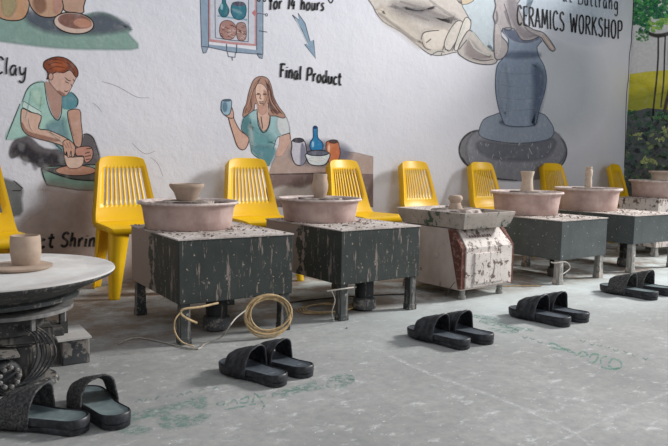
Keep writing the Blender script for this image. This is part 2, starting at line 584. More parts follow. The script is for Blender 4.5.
G = {   # brush letters as strokes, x right 0..1, y up 0 baseline..1 cap height; (width, strokes)
 'C': (.62, [[(.58, .84), (.42, 1), (.18, .9), (.06, .5), (.16, .1), (.4, 0), (.58, .14)]]),
 'E': (.5, [[(.1, 1), (.08, 0)], [(.1, .98), (.5, 1)], [(.1, .52), (.44, .54)], [(.08, .02), (.5, .0)]]),
 'R': (.6, [[(.1, 1), (.08, 0)], [(.1, .98), (.45, .96), (.54, .76), (.4, .56), (.1, .5)], [(.26, .5), (.58, 0)]]),
 'A': (.6, [[(.02, 0), (.16, .5), (.3, 1)], [(.3, 1), (.44, .5), (.58, 0)], [(.12, .34), (.48, .34)]]),
 'M': (.8, [[(.06, 0), (.14, 1)], [(.14, 1), (.4, .2)], [(.4, .2), (.66, 1)], [(.66, 1), (.74, 0)]]),
 'I': (.22, [[(.1, 1), (.1, 0)]]),
 'S': (.58, [[(.52, .86), (.36, 1), (.14, .88), (.14, .64), (.34, .5), (.52, .34), (.48, .08), (.26, 0), (.06, .12)]]),
 'W': (.86, [[(.02, 1), (.2, 0)], [(.2, 0), (.42, .8)], [(.42, .8), (.6, 0)], [(.6, 0), (.82, 1)]]),
 'O': (.62, [[(.3, 1), (.1, .8), (.06, .4), (.16, .06), (.34, 0), (.52, .2), (.56, .6), (.48, .92), (.3, 1)]]),
 'K': (.6, [[(.1, 1), (.08, 0)], [(.54, 1), (.12, .46)], [(.24, .56), (.58, 0)]]),
 'H': (.62, [[(.1, 1), (.08, 0)], [(.54, 1), (.52, 0)], [(.1, .5), (.52, .52)]]),
 'P': (.56, [[(.1, 1), (.08, 0)], [(.1, .98), (.44, .98), (.54, .74), (.42, .5), (.1, .46)]]),
 'B': (.6, [[(.1, 1), (.08, 0)], [(.1, .98), (.42, .98), (.5, .76), (.36, .54), (.1, .52)], [(.36, .54), (.56, .4), (.5, .06), (.08, .02)]]),
 'G': (.64, [[(.58, .84), (.42, 1), (.18, .9), (.06, .5), (.16, .1), (.4, 0), (.58, .14), (.58, .46), (.38, .46)]]),
 'F': (.55, [[(.16, 1), (.12, .5), (.14, 0)], [(0, .94), (.3, 1), (.56, .98)], [(.12, .52), (.44, .56)]]),
 'l': (.24, [[(.12, 1.05), (.1, .5), (.14, 0)]]),
 'i': (.22, [[(.1, .6), (.1, 0)], [(.12, .82), (.13, .76)]]),
 'n': (.5, [[(.08, .62), (.08, 0)], [(.08, .4), (.24, .62), (.38, .56), (.4, 0)]]),
 'a': (.5, [[(.4, .56), (.2, .6), (.06, .3), (.14, .02), (.3, .08), (.4, .5), (.4, .1), (.48, 0)]]),
 'r': (.38, [[(.08, .62), (.1, 0)], [(.1, .36), (.2, .58), (.36, .6)]]),
 'o': (.48, [[(.22, .6), (.06, .34), (.12, .04), (.28, 0), (.42, .26), (.36, .54), (.22, .6)]]),
 'd': (.52, [[(.38, .52), (.2, .58), (.06, .3), (.14, .02), (.3, .06), (.4, .3)], [(.42, 1.02), (.42, .4), (.46, 0)]]),
 'u': (.5, [[(.08, .6), (.08, .16), (.2, 0), (.36, .14), (.4, .6)], [(.4, .6), (.42, 0)]]),
 'c': (.42, [[(.36, .5), (.22, .6), (.08, .36), (.12, .04), (.28, 0), (.38, .1)]]),
 't': (.38, [[(.18, .95), (.16, .2), (.26, 0), (.36, .06)], [(.0, .64), (.36, .68)]]),
 'h': (.5, [[(.1, 1.02), (.08, 0)], [(.08, .38), (.24, .62), (.38, .5), (.4, 0)]]),
 's': (.4, [[(.34, .54), (.2, .6), (.1, .46), (.24, .3), (.32, .14), (.18, 0), (.04, .08)]]),
 'k': (.46, [[(.1, 1.02), (.08, 0)], [(.38, .62), (.1, .28)], [(.18, .36), (.42, 0)]]),
 'g': (.5, [[(.38, .5), (.2, .6), (.06, .32), (.16, .04), (.34, .14), (.4, .58)], [(.4, .58), (.42, -.2), (.24, -.42), (.06, -.3)]]),
 'y': (.48, [[(.06, .6), (.12, .2), (.26, .1), (.4, .3)], [(.42, .6), (.4, -.2), (.24, -.42), (.08, -.3)]]),
 'e': (.46, [[(.08, .32), (.36, .38), (.3, .58), (.14, .56), (.06, .3), (.16, .02), (.38, .08)]]),
 'f': (.38, [[(.38, .98), (.22, 1), (.16, .7), (.18, -.1)], [(.02, .56), (.34, .6)]]),
 '1': (.3, [[(.06, .8), (.2, 1), (.18, 0)]]),
 '4': (.5, [[(.3, 1), (.04, .36), (.46, .38)], [(.34, .66), (.32, 0)]]),
 ' ': (.4, []),
}


def lettering(text, p0, p1, h0, h1, name, label, w=1.6, slant=0, ref=None, col=(22, 22, 26), spacing=.06, plane='back', descale=1):
    """brush letters between two baseline points of the wall; h0,h1 cap heights at the ends"""
    b = Paint((0, 0, 1), plane, ref); b.k = 110
    tot = sum(G[ch][0] + spacing for ch in text)
    p0 = Vector(p0); p1 = Vector(p1)
    x = 0
    for ch in text:
        wd, strokes = G[ch]
        for st in strokes:
            pts = []
            for gx, gy in st:
                u = (x + gx) / tot
                hh = h0 + (h1 - h0) * u
                q = p0.lerp(p1, u)
                pts.append((q.x + slant * gy * hh, q.y - gy * hh))
            b.line(pts, col, w, smooth=3 if len(pts) > 2 else 0, taper=False)
            b.k = 110
        x += wd + spacing
    b.k = 110
    return b.build(name, label, 'lettering')


SK = (214, 172, 154); INK = (40, 34, 36)
REFL = (204, 204, 212)     # the dimmer left of the wall
REFM = (212, 213, 222)

# --- pots on a green shelf, upper left ([0,0,110,60] at 6.07)
b = Paint((0, 0, 6.07), ref=REFL)
b.poly([(-60, 60), (180, 95), (420, 110), (560, 80), (668, 90), (760, 150), (800, 180), (780, 205), (840, 290), (640, 300), (330, 290), (0, 250), (-60, 240)], (128, 160, 152), feather=22)
b.poly([(150, 60), (330, 90), (500, 110), (600, 80), (700, 110), (790, 170), (660, 200), (540, 205), (330, 200), (180, 140)], (90, 96, 112), feather=40, alpha=.8)
for pts, cc in (([(-60, -40), (150, -40), (178, 20), (160, 90), (120, 122), (40, 122), (-20, 95), (-60, 40)], (196, 146, 110)),
                ([(185, -40), (380, -40), (385, 40), (360, 90), (300, 106), (240, 95), (200, 60), (180, 20)], (192, 150, 122)),
                ([(385, -40), (515, -40), (508, 40), (500, 80), (400, 70), (384, 30)], (186, 146, 126))):
    b.poly(pts, cc, outline=INK, lw=1.1)
b.poly([(10, -30), (80, -30), (100, 40), (60, 100), (20, 80)], (176, 160, 120), feather=24, alpha=.8)
b.poly([(210, -30), (260, -30), (280, 50), (240, 80), (205, 40)], (150, 104, 84), feather=20, alpha=.7)
b.poly([(330, -20), (370, -20), (370, 50), (330, 80)], (206, 150, 140), feather=20, alpha=.6)
b.ell(448, 140, 122, 64, (206, 176, 164), rot=.13, outline=INK, lw=1.2)
b.ell(452, 128, 100, 44, (130, 88, 78), rot=.13, feather=8)
b.ell(500, 140, 56, 30, (188, 130, 108), rot=.13, feather=14)
b.build('painted_pottery_shelf', 'mural of terracotta pots and a tipped bowl on green ledge, upper left', 'mural')

# --- seated potter ([20,50,110,130] at 5.578 and [0,110,110,200] at 4.955)
b = Paint((0, 110, 4.955), ref=REFL)
b.poly([(45, 215), (60, 165), (105, 125), (150, 135), (220, 190), (330, 190), (400, 150), (420, 120), (455, 130), (480, 180), (495, 240), (470, 300), (220, 290), (180, 262), (120, 250), (95, 225), (60, 240)], (98, 92, 98), feather=14)
b.poly([(60, 215), (110, 160), (180, 210), (280, 230), (320, 260), (200, 275), (120, 240)], (56, 52, 60), feather=26, alpha=.8)
b.line([(400, 130), (430, 118), (462, 140), (480, 190), (492, 235)], INK, 1.0)
# shirt
b.crop = (20, 50, 5.578)
b.poly([(135, 178), (80, 185), (40, 220), (15, 280), (-40, 400), (-80, 500), (60, 470), (105, 440), (170, 500), (235, 560), (290, 540), (300, 440), (285, 340), (322, 300), (318, 270), (285, 235), (230, 260), (232, 340), (210, 390), (175, 360), (150, 280)], (160, 200, 192), feather=14)
b.poly([(230, 262), (285, 236), (322, 275), (315, 318), (275, 330), (235, 320)], (84, 142, 156), feather=10)
b.poly([(150, 420), (240, 380), (262, 430), (280, 540), (230, 560), (160, 490)], (116, 156, 168), feather=36, alpha=.7)
b.poly([(60, 230), (110, 220), (130, 300), (90, 300)], (186, 220, 204), feather=30, alpha=.8)
b.poly([(20, 285), (118, 345), (116, 372), (12, 318)], (194, 218, 214), outline=INK, lw=.5, smooth=0)
for ln in ([(135, 178), (80, 185), (40, 220), (12, 290)], [(135, 180), (150, 280), (175, 355), (210, 392), (232, 350), (228, 270)], [(285, 235), (322, 275), (315, 318)], [(104, 440), (170, 500), (235, 560)], [(0, 300), (-40, 400), (-78, 500)]):
    b.line(ln, INK, .9)
# neck, face
b.poly([(160, 180), (210, 230), (232, 262), (228, 340), (208, 385), (180, 350), (155, 270), (140, 185)], (178, 136, 124), feather=4)
b.poly([(185, 130), (230, 125), (300, 110), (318, 140), (296, 190), (270, 240), (245, 258), (215, 238), (180, 200), (160, 165)], (206, 164, 150), outline=(90, 60, 54), lw=.6)
b.poly([(200, 120), (150, 165), (158, 130), (132, 95), (140, 60), (200, 38), (260, 48), (310, 90), (325, 130), (312, 152), (280, 112), (240, 128)], (134, 66, 44), outline=INK, lw=.9)
b.poly([(180, 60), (240, 60), (268, 92), (240, 118), (196, 120), (170, 90)], (178, 88, 50), feather=22, alpha=.9)
b.ell(172, 148, 13, 20, (196, 150, 136), outline=INK, lw=.6)
for ln in ([(250, 152), (268, 168), (284, 172)], [(252, 176), (272, 186)], [(284, 190), (292, 206)], [(246, 226), (258, 232), (270, 226)], [(296, 162), (304, 176)]):
    b.line(ln, (70, 40, 36), .8)
b.poly([(215, 226), (250, 244), (246, 258), (214, 240)], (160, 112, 100), feather=8, alpha=.7)
# arms
b.crop = (0, 110, 4.955)
b.poly([(112, -8), (150, 10), (205, 30), (190, 90), (240, 100), (300, 125), (345, 150), (372, 185), (365, 222), (345, 232), (330, 215), (312, 180), (250, 158), (180, 140), (130, 118), (106, 80), (104, 20)], SK, outline=INK, lw=.9)
b.poly([(335, 20), (345, 0), (395, 0), (402, 60), (408, 120), (400, 180), (372, 175), (358, 130), (345, 80)], (196, 148, 130), outline=INK, lw=.8)
b.poly([(110, 60), (140, 105), (220, 128), (300, 150), (250, 155), (150, 128), (112, 90)], (168, 120, 104), feather=8, alpha=.7)
# wheel head, bowl, tray
b.poly([(205, 290), (230, 280), (480, 270), (500, 330), (470, 400), (380, 395), (232, 372), (215, 330)], (122, 154, 144), outline=INK, lw=1.3, smooth=0)
b.poly([(212, 290), (300, 282), (480, 300), (480, 352), (380, 342), (290, 320)], (86, 84, 84), smooth=0)
b.line([(208, 290), (290, 322), (380, 345), (490, 352)], INK, 1.4)
b.ell(376, 300, 100, 25, (186, 134, 114), outline=INK, lw=.8)
b.poly([(318, 222), (345, 234), (400, 232), (416, 238), (408, 272), (385, 288), (345, 288), (328, 268)], (212, 178, 162), outline=(90, 60, 54), lw=.7)
b.poly([(312, 160), (340, 148), (372, 180), (368, 225), (356, 232), (352, 200), (345, 232), (335, 232), (330, 205), (322, 222)], (204, 154, 134), outline=INK, lw=.7)
b.poly([(385, 185), (440, 180), (460, 200), (456, 240), (430, 262), (418, 250), (412, 228), (380, 226), (372, 200)], (190, 134, 118), outline=INK, lw=.8)
for ln in ([(420, 215), (445, 208)], [(420, 230), (450, 226)], [(425, 246), (448, 242)], [(428, 192), (452, 190)]):
    b.line(ln, INK, .9)
# brown wash below the tray, and the ledge
b.poly([(215, 372), (380, 396), (500, 420), (520, 700), (420, 760), (60, 760), (90, 560), (210, 470)], (182, 162, 156), feather=60, alpha=.75)
b.poly([(170, 500), (240, 450), (380, 430), (460, 520), (440, 740), (150, 740)], (140, 116, 106), feather=100, alpha=.3)
b.poly([(-60, 340), (60, 350), (112, 388), (108, 440), (100, 520), (-60, 520)], (110, 112, 112), feather=18, alpha=.8)
b.line([(68, 350), (112, 388), (100, 400), (60, 400)], INK, 1.1, smooth=0)
for ln in ([(140, 40), (146, 80), (160, 104)], [(232, 108), (262, 118), (300, 140)], [(345, 40), (352, 84), (366, 130)], [(206, 34), (196, 84)], [(318, 166), (330, 188)], [(330, 160), (344, 190)], [(344, 158), (356, 192)]):
    b.line(ln, (120, 80, 70), .5, alpha=.7)
for i, (x, y) in enumerate(((70, 190), (110, 240), (160, 262), (210, 275), (130, 200), (90, 170), (250, 220), (290, 235))):
    b.poly([(x, y), (x + 14, y - 10), (x + 34, y + 6), (x + 20, y + 34), (x + 4, y + 24)], (150, 148, 152) if i % 2 else (70, 66, 74), feather=16, alpha=.45)
b.crop = (20, 50, 5.578)
for ln in ([(60, 230), (50, 300), (30, 380)], [(120, 260), (112, 330)], [(150, 420), (180, 470), (240, 520)], [(240, 400), (250, 470)]):
    b.line(ln, (96, 150, 150), 1.0, alpha=.45)
for ln in ([(150, 60), (176, 50), (214, 52)], [(160, 84), (190, 70), (236, 74)], [(166, 108), (200, 92), (250, 98)], [(140, 100), (150, 120), (152, 146)], [(262, 70), (292, 100), (308, 130)]):
    b.line(ln, (92, 40, 30), .8, alpha=.7)
b.build('painted_seated_potter', 'mural of a seated red-haired potter in green shirt throwing a bowl', 'mural')
b = Paint((20, 50, 5.578), ref=REFL)
lettering('Clay', (-7, 73), (27, 76.5), 17, 15, 'painted_lettering', 'black brush word Clay left of the painted seated potter', 2.0, .08, REFL)
lettering('Product Shrinkage', (0, 247), (132, 245.5), 13, 14, 'painted_lettering', 'black brush words about product shrinkage low on the brown wash', 2.3, .16, REFL, spacing=.1) if False else None
lettering('Product', (-14.5, 249.5), (55.5, 247), 14, 14, 'painted_lettering', 'black brush letters uct beside the leftmost yellow chair', 2.4, .16, REFL, spacing=.12)
lettering('Shrinkage', (60, 246.5), (128, 247), 14, 13, 'painted_lettering', 'black brush word Shrink running behind the yellow chair leg', 2.3, .16, REFL, spacing=.12)

# --- kiln ([190,0,280,60] at 7.42)
b = Paint((190, 0, 7.42), ref=REFM)
b.poly([(75, -60), (135, -60), (138, 330), (330, 350), (495, 372), (495, -60), (542, -60), (542, 400), (535, 405), (300, 385), (140, 350), (100, 348), (85, 350)], (138, 160, 186), smooth=0)
b.poly([(85, 345), (138, 348), (118, 392), (98, 396)], (140, 158, 182), smooth=0, outline=(60, 66, 86), lw=.7)
b.poly([(495, 398), (542, 402), (535, 436), (515, 430)], (140, 158, 182), smooth=0, outline=(60, 66, 86), lw=.7)
b.poly([(135, -60), (150, -60), (152, 290), (330, 312), (480, 326), (480, -60), (495, -60), (495, 342), (330, 330), (138, 308)], (196, 138, 142), smooth=0)
b.poly([(150, -60), (480, -60), (480, 326), (330, 312), (152, 290)], (196, 200, 216), smooth=0)
for ln in ([(75, -40), (85, 345)], [(137, -40), (138, 348)], [(85, 345), (140, 350), (300, 385), (535, 405)], [(542, -40), (542, 400)], [(495, -40), (495, 372)], [(185, -40), (188, 280)], [(435, -40), (432, 310)], [(188, 280), (300, 298), (432, 310)]):
    b.line(ln, (78, 84, 106), .8, smooth=0)
b.poly([(205, 112), (425, 140), (425, 154), (205, 124)], (130, 168, 190), smooth=0)
b.poly([(240, -30), (262, -30), (266, 20), (290, 70), (280, 112), (250, 128), (225, 110), (212, 70), (238, 20)], (32, 112, 130), outline=(26, 50, 70), lw=.6)
b.poly([(308, 40), (325, 18), (370, 14), (405, 25), (418, 70), (408, 125), (370, 146), (330, 135), (305, 90)], (36, 116, 138), outline=(26, 50, 70), lw=.7)
b.ell(360, 30, 46, 15, (74, 70, 96), rot=.06)
b.ell(235, 50, 10, 24, (140, 190, 206), feather=10)
b.ell(350, 84, 44, 14, (120, 170, 190), rot=.4, feather=14, alpha=.7)
b.poly([(225, 180), (260, 152), (310, 160), (342, 200), (340, 255), (310, 290), (255, 290), (222, 250)], (170, 124, 118), outline=(84, 54, 60), lw=.6)
b.poly([(345, 190), (365, 168), (405, 172), (418, 220), (412, 290), (370, 302), (348, 270)], (166, 128, 122), outline=(84, 54, 60), lw=.6)
rnd = random.Random(3)
for _ in range(34):
    cx, cy = (rnd.uniform(232, 328), rnd.uniform(170, 280)) if rnd.random() < .6 else (rnd.uniform(355, 408), rnd.uniform(185, 290))
    b.line([(cx - 12, cy), (cx, cy + rnd.uniform(-12, 12)), (cx + 12, cy + 4)], rnd.choice([(90, 60, 66), (214, 190, 186), (140, 70, 60)]), .7)
    b.k = 30
b.line([(478, 96), (560, 106)], (70, 76, 96), .8, smooth=0)
b.ell(568, 110, 10, 12, (78, 84, 106))
b.ell(567, 110, 5, 6, (200, 204, 216))
b.poly([(458, 95), (480, 72), (498, 98), (480, 120)], (190, 116, 122), smooth=0)
b.line([(510, 228), (572, 238)], (70, 76, 96), .9, smooth=0)
for ln in ([(272, 325), (274, 385)], [(348, 330), (346, 395)], [(278, 385), (285, 420), (335, 425), (338, 388)], [(312, 425), (316, 450)]):
    b.line(ln, (78, 84, 106), .9, smooth=0)
b.build('painted_kiln', 'mural of a blue cabinet kiln holding teal and brown pots', 'mural')
lettering('for 14 hours', (269, 8.5), (325, 10.5), 13, 12, 'painted_lettering', 'black brush words for 14 hours above the blue arrow', 1.9, .08, REFM, spacing=.09)
b = Paint((270, 0, 4.7), ref=REFM)
b.line([(270, -10), (282, 12), (292, 8), (300, -12)], INK, 1.6)
b.build('painted_lettering', 'hook of a cut-off brush letter at top edge right of the blue arrow', 'lettering')
b = Paint((190, 0, 7.42), ref=REFM)
b.crop = (190, 0, 7.42)
for x in (430, 470, 510, 552, 596):
    b.line([(x - 14, -14), (x - 6, 6), (x + 6, 8), (x + 14, -10)], (50, 48, 52), 1.4)
b.build('painted_lettering', 'lower tips of a brush-written line cut off above the kiln', 'lettering')
# --- arrow
b = Paint((270, 0, 4.7), ref=REFM)
b.poly([(105, 70), (138, 95), (132, 62), (165, 110), (188, 195), (205, 188), (214, 275), (162, 208), (178, 205), (150, 140)], (134, 162, 190), smooth=0, outline=(70, 84, 104), lw=.8)
b.line([(120, 88), (150, 150), (180, 212)], (196, 206, 220), 1.2)
b.build('painted_arrow', 'blue painted arrow pointing down to the final product words', 'mural')
lettering('Final Product', (279.5, 77), (342, 85), 13.5, 12, 'painted_lettering', 'black brush words Final Product above the painted jars', 2.1, .06, REFM, spacing=.07)

# --- woman holding a cup ([215,70,305,170] at 4.456)
b = Paint((215, 70, 4.456), ref=REFM)
b.poly([(190, 175), (240, 165), (290, 195), (320, 215), (334, 280), (300, 296), (272, 310), (240, 425), (205, 400), (165, 370), (158, 330), (140, 290), (118, 265), (128, 215), (150, 190)], (150, 190, 198), outline=INK, lw=.7)
b.poly([(285, 205), (320, 215), (333, 278), (298, 294), (276, 250)], (204, 210, 216), feather=10)
b.poly([(160, 230), (200, 270), (240, 290), (262, 330), (220, 340), (170, 330), (148, 280)], (104, 168, 178), feather=46, alpha=.7)
b.poly([(165, 345), (270, 350), (240, 425), (200, 395)], (92, 152, 166), feather=20, alpha=.8)
b.poly([(125, 220), (150, 200), (158, 290), (120, 265)], (84, 142, 152), feather=14, alpha=.8)
b.poly([(188, 180), (198, 240), (212, 272), (232, 262), (242, 230), (240, 180)], (214, 172, 156), outline=(80, 50, 50), lw=.6)
b.line([(188, 178), (192, 240), (212, 278), (234, 266), (246, 225), (244, 190)], INK, .9)
# hair and face
b.poly([(178, 38), (205, 28), (235, 38), (252, 75), (262, 120), (285, 165), (312, 200), (305, 215), (270, 205), (240, 200), (238, 150), (228, 150), (180, 150), (175, 175), (150, 195), (125, 210), (128, 175), (140, 150), (148, 110), (162, 65)], (176, 134, 118), outline=(70, 44, 44), lw=.7)
b.poly([(230, 60), (248, 90), (258, 140), (290, 190), (250, 180), (240, 120)], (118, 76, 70), feather=12, alpha=.7)
b.poly([(150, 120), (165, 90), (170, 140), (140, 190), (132, 180)], (184, 134, 116), feather=10, alpha=.7)
b.poly([(184, 140), (232, 140), (240, 190), (190, 190)], (200, 156, 138), smooth=0)
b.poly([(192, 60), (215, 66), (232, 90), (232, 120), (222, 150), (206, 166), (192, 152), (182, 120), (180, 85)], (226, 186, 168), outline=(110, 70, 66), lw=.5)
b.poly([(196, 160), (222, 154), (228, 185), (212, 200), (195, 185)], (198, 150, 134), feather=4)
for ln in ([(188, 104), (200, 105)], [(214, 106), (228, 104)], [(204, 108), (200, 126), (208, 128)], [(196, 140), (206, 143), (216, 139)]):
    b.line(ln, (84, 44, 46), .8)
b.poly([(216, 90), (232, 100), (228, 140), (214, 160), (220, 120)], (196, 146, 128), feather=8, alpha=.6)
# arm and cup
b.poly([(62, 205), (80, 190), (84, 215), (100, 250), (118, 275), (140, 290), (152, 310), (140, 345), (122, 356), (100, 340), (82, 290), (64, 230)], (214, 168, 150), outline=(90, 56, 52), lw=.9)
b.poly([(26, 175), (40, 165), (70, 160), (82, 190), (80, 214), (60, 212), (38, 196)], (212, 166, 150), outline=(90, 56, 52), lw=.8)
b.poly([(28, 150), (36, 134), (70, 132), (74, 160), (68, 190), (56, 202), (38, 196), (28, 178)], (150, 184, 206), outline=(50, 70, 90), lw=.8)
b.ell(52, 135, 20, 6, (80, 98, 118))
b.ell(44, 165, 10, 22, (92, 136, 166), feather=10, alpha=.8)
b.poly([(290, 296), (330, 284), (336, 315), (300, 380), (270, 380), (286, 330)], (206, 164, 150), feather=4)
b.line([(334, 282), (336, 312)], INK, .8)
b.line([(298, 292), (334, 280)], INK, .8)
for ln in ([(205, 34), (176, 70), (164, 110), (150, 150), (134, 190)], [(200, 44), (172, 90), (160, 130), (162, 170), (146, 190)], [(236, 50), (250, 95), (252, 130), (276, 170), (300, 196)], [(232, 70), (242, 110), (246, 150), (262, 180), (280, 198)], [(222, 44), (244, 80), (256, 120), (270, 150)], [(244, 150), (250, 180), (262, 196)]):
    b.line(ln, (112, 70, 60), 1.0, alpha=.75)
for ln in ([(190, 52), (170, 84), (156, 130), (142, 170)], [(240, 90), (250, 140), (282, 186)]):
    b.line(ln, (214, 170, 150), 1.0, alpha=.7)
for ln in ([(184, 110), (192, 108), (200, 111)], [(214, 111), (222, 108), (230, 110)], [(197, 146), (208, 150), (217, 146)], [(205, 206), (210, 240), (212, 262)]):
    b.line(ln, (96, 52, 50), .9, alpha=.9)
b.poly([(150, 250), (162, 250), (172, 300), (168, 340), (158, 320)], (196, 214, 218), feather=16, alpha=.6)
b.build('painted_woman', 'mural of a long-haired woman in teal shirt raising a blue cup', 'mural')

# --- painted table with jars ([260,110,350,200] at 4.956)
b = Paint((260, 110, 4.956), ref=REFM)
b.poly([(60, 265), (110, 170), (150, 150), (240, 175), (330, 195), (470, 210), (560, 230), (560, 480), (20, 480), (40, 330)], (178, 154, 148), feather=8, smooth=0)
b.poly([(40, 318), (560, 318), (560, 480), (20, 480)], (126, 104, 104), feather=6, smooth=0)
b.poly([(60, 395), (120, 375), (200, 385), (260, 370), (260, 440), (60, 440)], (210, 200, 200), feather=18, alpha=.7)
b.line([(50, 318), (200, 316), (400, 312), (500, 316)], (70, 56, 58), 1.2)
b.ell(300, 215, 150, 60, (110, 112, 138), feather=40, alpha=.65)
b.poly([(162, 150), (215, 150), (228, 185), (232, 225), (222, 262), (195, 275), (170, 262), (155, 215), (158, 180)], (196, 194, 212), outline=INK, lw=1.0)
b.poly([(205, 165), (228, 200), (222, 260), (200, 270)], (130, 130, 156), feather=10, alpha=.7)
b.ell(190, 150, 27, 11, (66, 64, 78), outline=INK, lw=.8)
b.poly([(264, 85), (284, 85), (286, 135), (308, 160), (312, 185), (300, 202), (262, 202), (248, 185), (250, 158), (264, 135)], (22, 124, 186), outline=(16, 50, 100), lw=.9)
b.ell(273, 88, 10, 6, (16, 54, 110))
b.ell(262, 170, 6, 16, (140, 200, 230), feather=5)
b.poly([(328, 165), (345, 152), (382, 152), (395, 190), (396, 225), (380, 258), (345, 262), (332, 225)], (206, 110, 64), outline=(90, 50, 44), lw=.9)
b.ell(364, 156, 22, 9, (84, 60, 60), outline=INK, lw=.6)
b.ell(342, 190, 7, 22, (236, 170, 130), feather=6)
b.poly([(232, 215), (340, 212), (338, 250), (318, 272), (280, 276), (248, 268), (233, 245)], (206, 216, 224), outline=INK, lw=1.0)
b.ell(286, 213, 54, 14, (90, 94, 116), outline=INK, lw=.9)
b.ell(280, 245, 40, 10, (226, 232, 238), feather=8, alpha=.8)
b.build('painted_jars_on_table', 'mural of grey jar, blue bottle, bowl and orange jar on a table', 'mural')

# --- hands shaping a vase ([360,0,580,147] at 3.03 ; [450,90,580,210] at 3.715 ; [440,0,560,80] at 5.567)
RH = (202, 206, 212)
b = Paint((360, 0, 3.03), ref=RH)
b.poly([(60, -80), (430, -80), (415, 60), (420, 130), (390, 170), (330, 100), (250, -10), (80, -20)], (196, 214, 230), feather=60, alpha=.75)
b.poly([(500, -80), (760, -80), (760, 30), (720, 90), (640, 70), (560, 40), (480, 30)], (186, 206, 218), feather=110, alpha=.7)
b.ell(600, 260, 120, 160, (168, 186, 190), feather=80, alpha=.3)
b.build('painted_sky_wash', 'pale blue wash painted behind the hands and workshop lettering', 'mural')
Paint.layer = 1
root = thing('painted_hands_and_vase', 'large mural of two hands shaping a grey blue vase on a wheel', 'mural', (at_y(500, 100, WY).x, WY, 0.9))
HC = (190, 182, 172)
b = Paint((360, 0, 3.03), ref=RH)
b.poly([(34, -30), (40, 20), (70, 65), (130, 100), (190, 150), (215, 165), (245, 168), (280, 160), (300, 152), (320, 105), (336, 65), (330, 55), (310, 20), (275, -30)], (196, 190, 182), outline=(96, 94, 98), lw=.8)
b.poly([(100, 10), (180, 15), (250, 45), (290, 60), (250, 75), (170, 55), (110, 40)], (140, 136, 138), feather=36, alpha=.65)
b.poly([(60, 20), (150, 70), (190, 110), (180, 140), (120, 95), (70, 60)], (208, 200, 186), feather=30, alpha=.8)
b.poly([(190, 95), (240, 85), (270, 95), (250, 150), (205, 150), (190, 125)], (208, 200, 188), feather=14)
for ln in ([(185, 120), (195, 98), (240, 92)], [(200, 130), (215, 118)], [(245, 168), (262, 120), (288, 80), (305, 68)], [(278, 155), (300, 110), (312, 75)]):
    b.line(ln, (84, 80, 84), 1.1)
b.poly([(130, 22), (180, 28), (230, 20), (180, 38)], (98, 94, 100), feather=12, alpha=.6)
# fingers curling round to the vase
b.poly([(255, 140), (262, 110), (285, 72), (302, 62), (312, 72), (306, 100), (285, 135), (270, 155)], (204, 198, 188), outline=(90, 88, 92), lw=.9)
b.poly([(285, 150), (300, 100), (318, 55), (332, 58), (336, 76), (325, 110), (305, 146)], (210, 206, 196), outline=(90, 88, 92), lw=.9)
b.poly([(296, 152), (325, 95), (345, 100), (370, 130), (400, 155), (414, 150), (418, 165), (412, 190), (385, 196), (345, 190), (312, 174)], (188, 182, 176), outline=(84, 84, 90), lw=1.0)
b.poly([(330, 120), (370, 160), (400, 172), (360, 182), (320, 165)], (150, 140, 140), feather=14, alpha=.6)
Paint.layer = 3
for ln in ([(56, 40), (110, 80), (160, 118), (186, 128)], [(96, 14), (150, 40), (210, 62)], [(120, 4), (190, 26), (256, 52), (296, 62)], [(210, 0), (250, 30), (290, 56)]):
    b.line(ln, (150, 144, 142), 3.0, alpha=.35)
for ln in ([(292, 70), (272, 106), (262, 136)], [(322, 62), (306, 104), (292, 140)], [(330, 118), (352, 150), (392, 168)], [(340, 96), (366, 128), (398, 156)], [(206, 150), (236, 160), (262, 150)]):
    b.line(ln, (226, 220, 210), 2.2, alpha=.55)
for ln in ([(256, 150), (268, 152)], [(300, 150), (324, 120)], [(188, 126), (196, 144), (214, 152)], [(214, 168), (236, 156), (256, 158)], [(340, 176), (372, 184), (404, 180)]):
    b.line(ln, (96, 92, 96), 1.0, alpha=.8)
Paint.layer = 3
b.build('painted_left_hand', 'painted grey-beige hand curling in from upper left', parent=root)
b = Paint((360, 0, 3.03), ref=RH)
b.poly([(275, -40), (340, -40), (348, -5), (325, 12), (300, 8)], (196, 180, 150), outline=(110, 100, 96), lw=.7)
b.build('painted_fingertips', None, parent=root)
# vase
b = Paint((440, 0, 5.567), ref=RH)
b.poly([(352, 165), (380, 215), (375, 280), (350, 325), (318, 365), (308, 440), (310, 520), (325, 600), (345, 660), (365, 695), (430, 705), (510, 700), (535, 680), (555, 600), (580, 520), (592, 440), (580, 370), (548, 310), (540, 260), (556, 215)], (128, 146, 168), outline=(70, 84, 104), lw=.8)
b.poly([(352, 165), (385, 215), (440, 240), (505, 240), (556, 212), (500, 180), (420, 168)], (92, 104, 128), outline=(150, 160, 176), lw=.8)
b.poly([(330, 380), (360, 360), (380, 480), (370, 640), (345, 620), (322, 500)], (146, 164, 184), feather=26, alpha=.7)
b.poly([(520, 360), (575, 400), (580, 500), (545, 640), (510, 690), (520, 520)], (82, 100, 128), feather=36, alpha=.7)
b.poly([(385, 290), (540, 290), (545, 320), (370, 325)], (84, 102, 130), feather=20, alpha=.5)
for y in (400, 470, 540, 600):
    b.line([(330, y), (440, y + 14), (570, y)], (140, 158, 178), .8, alpha=.3)
Paint.layer = 6
b.build('painted_vase', 'painted slate-blue vase', parent=root)
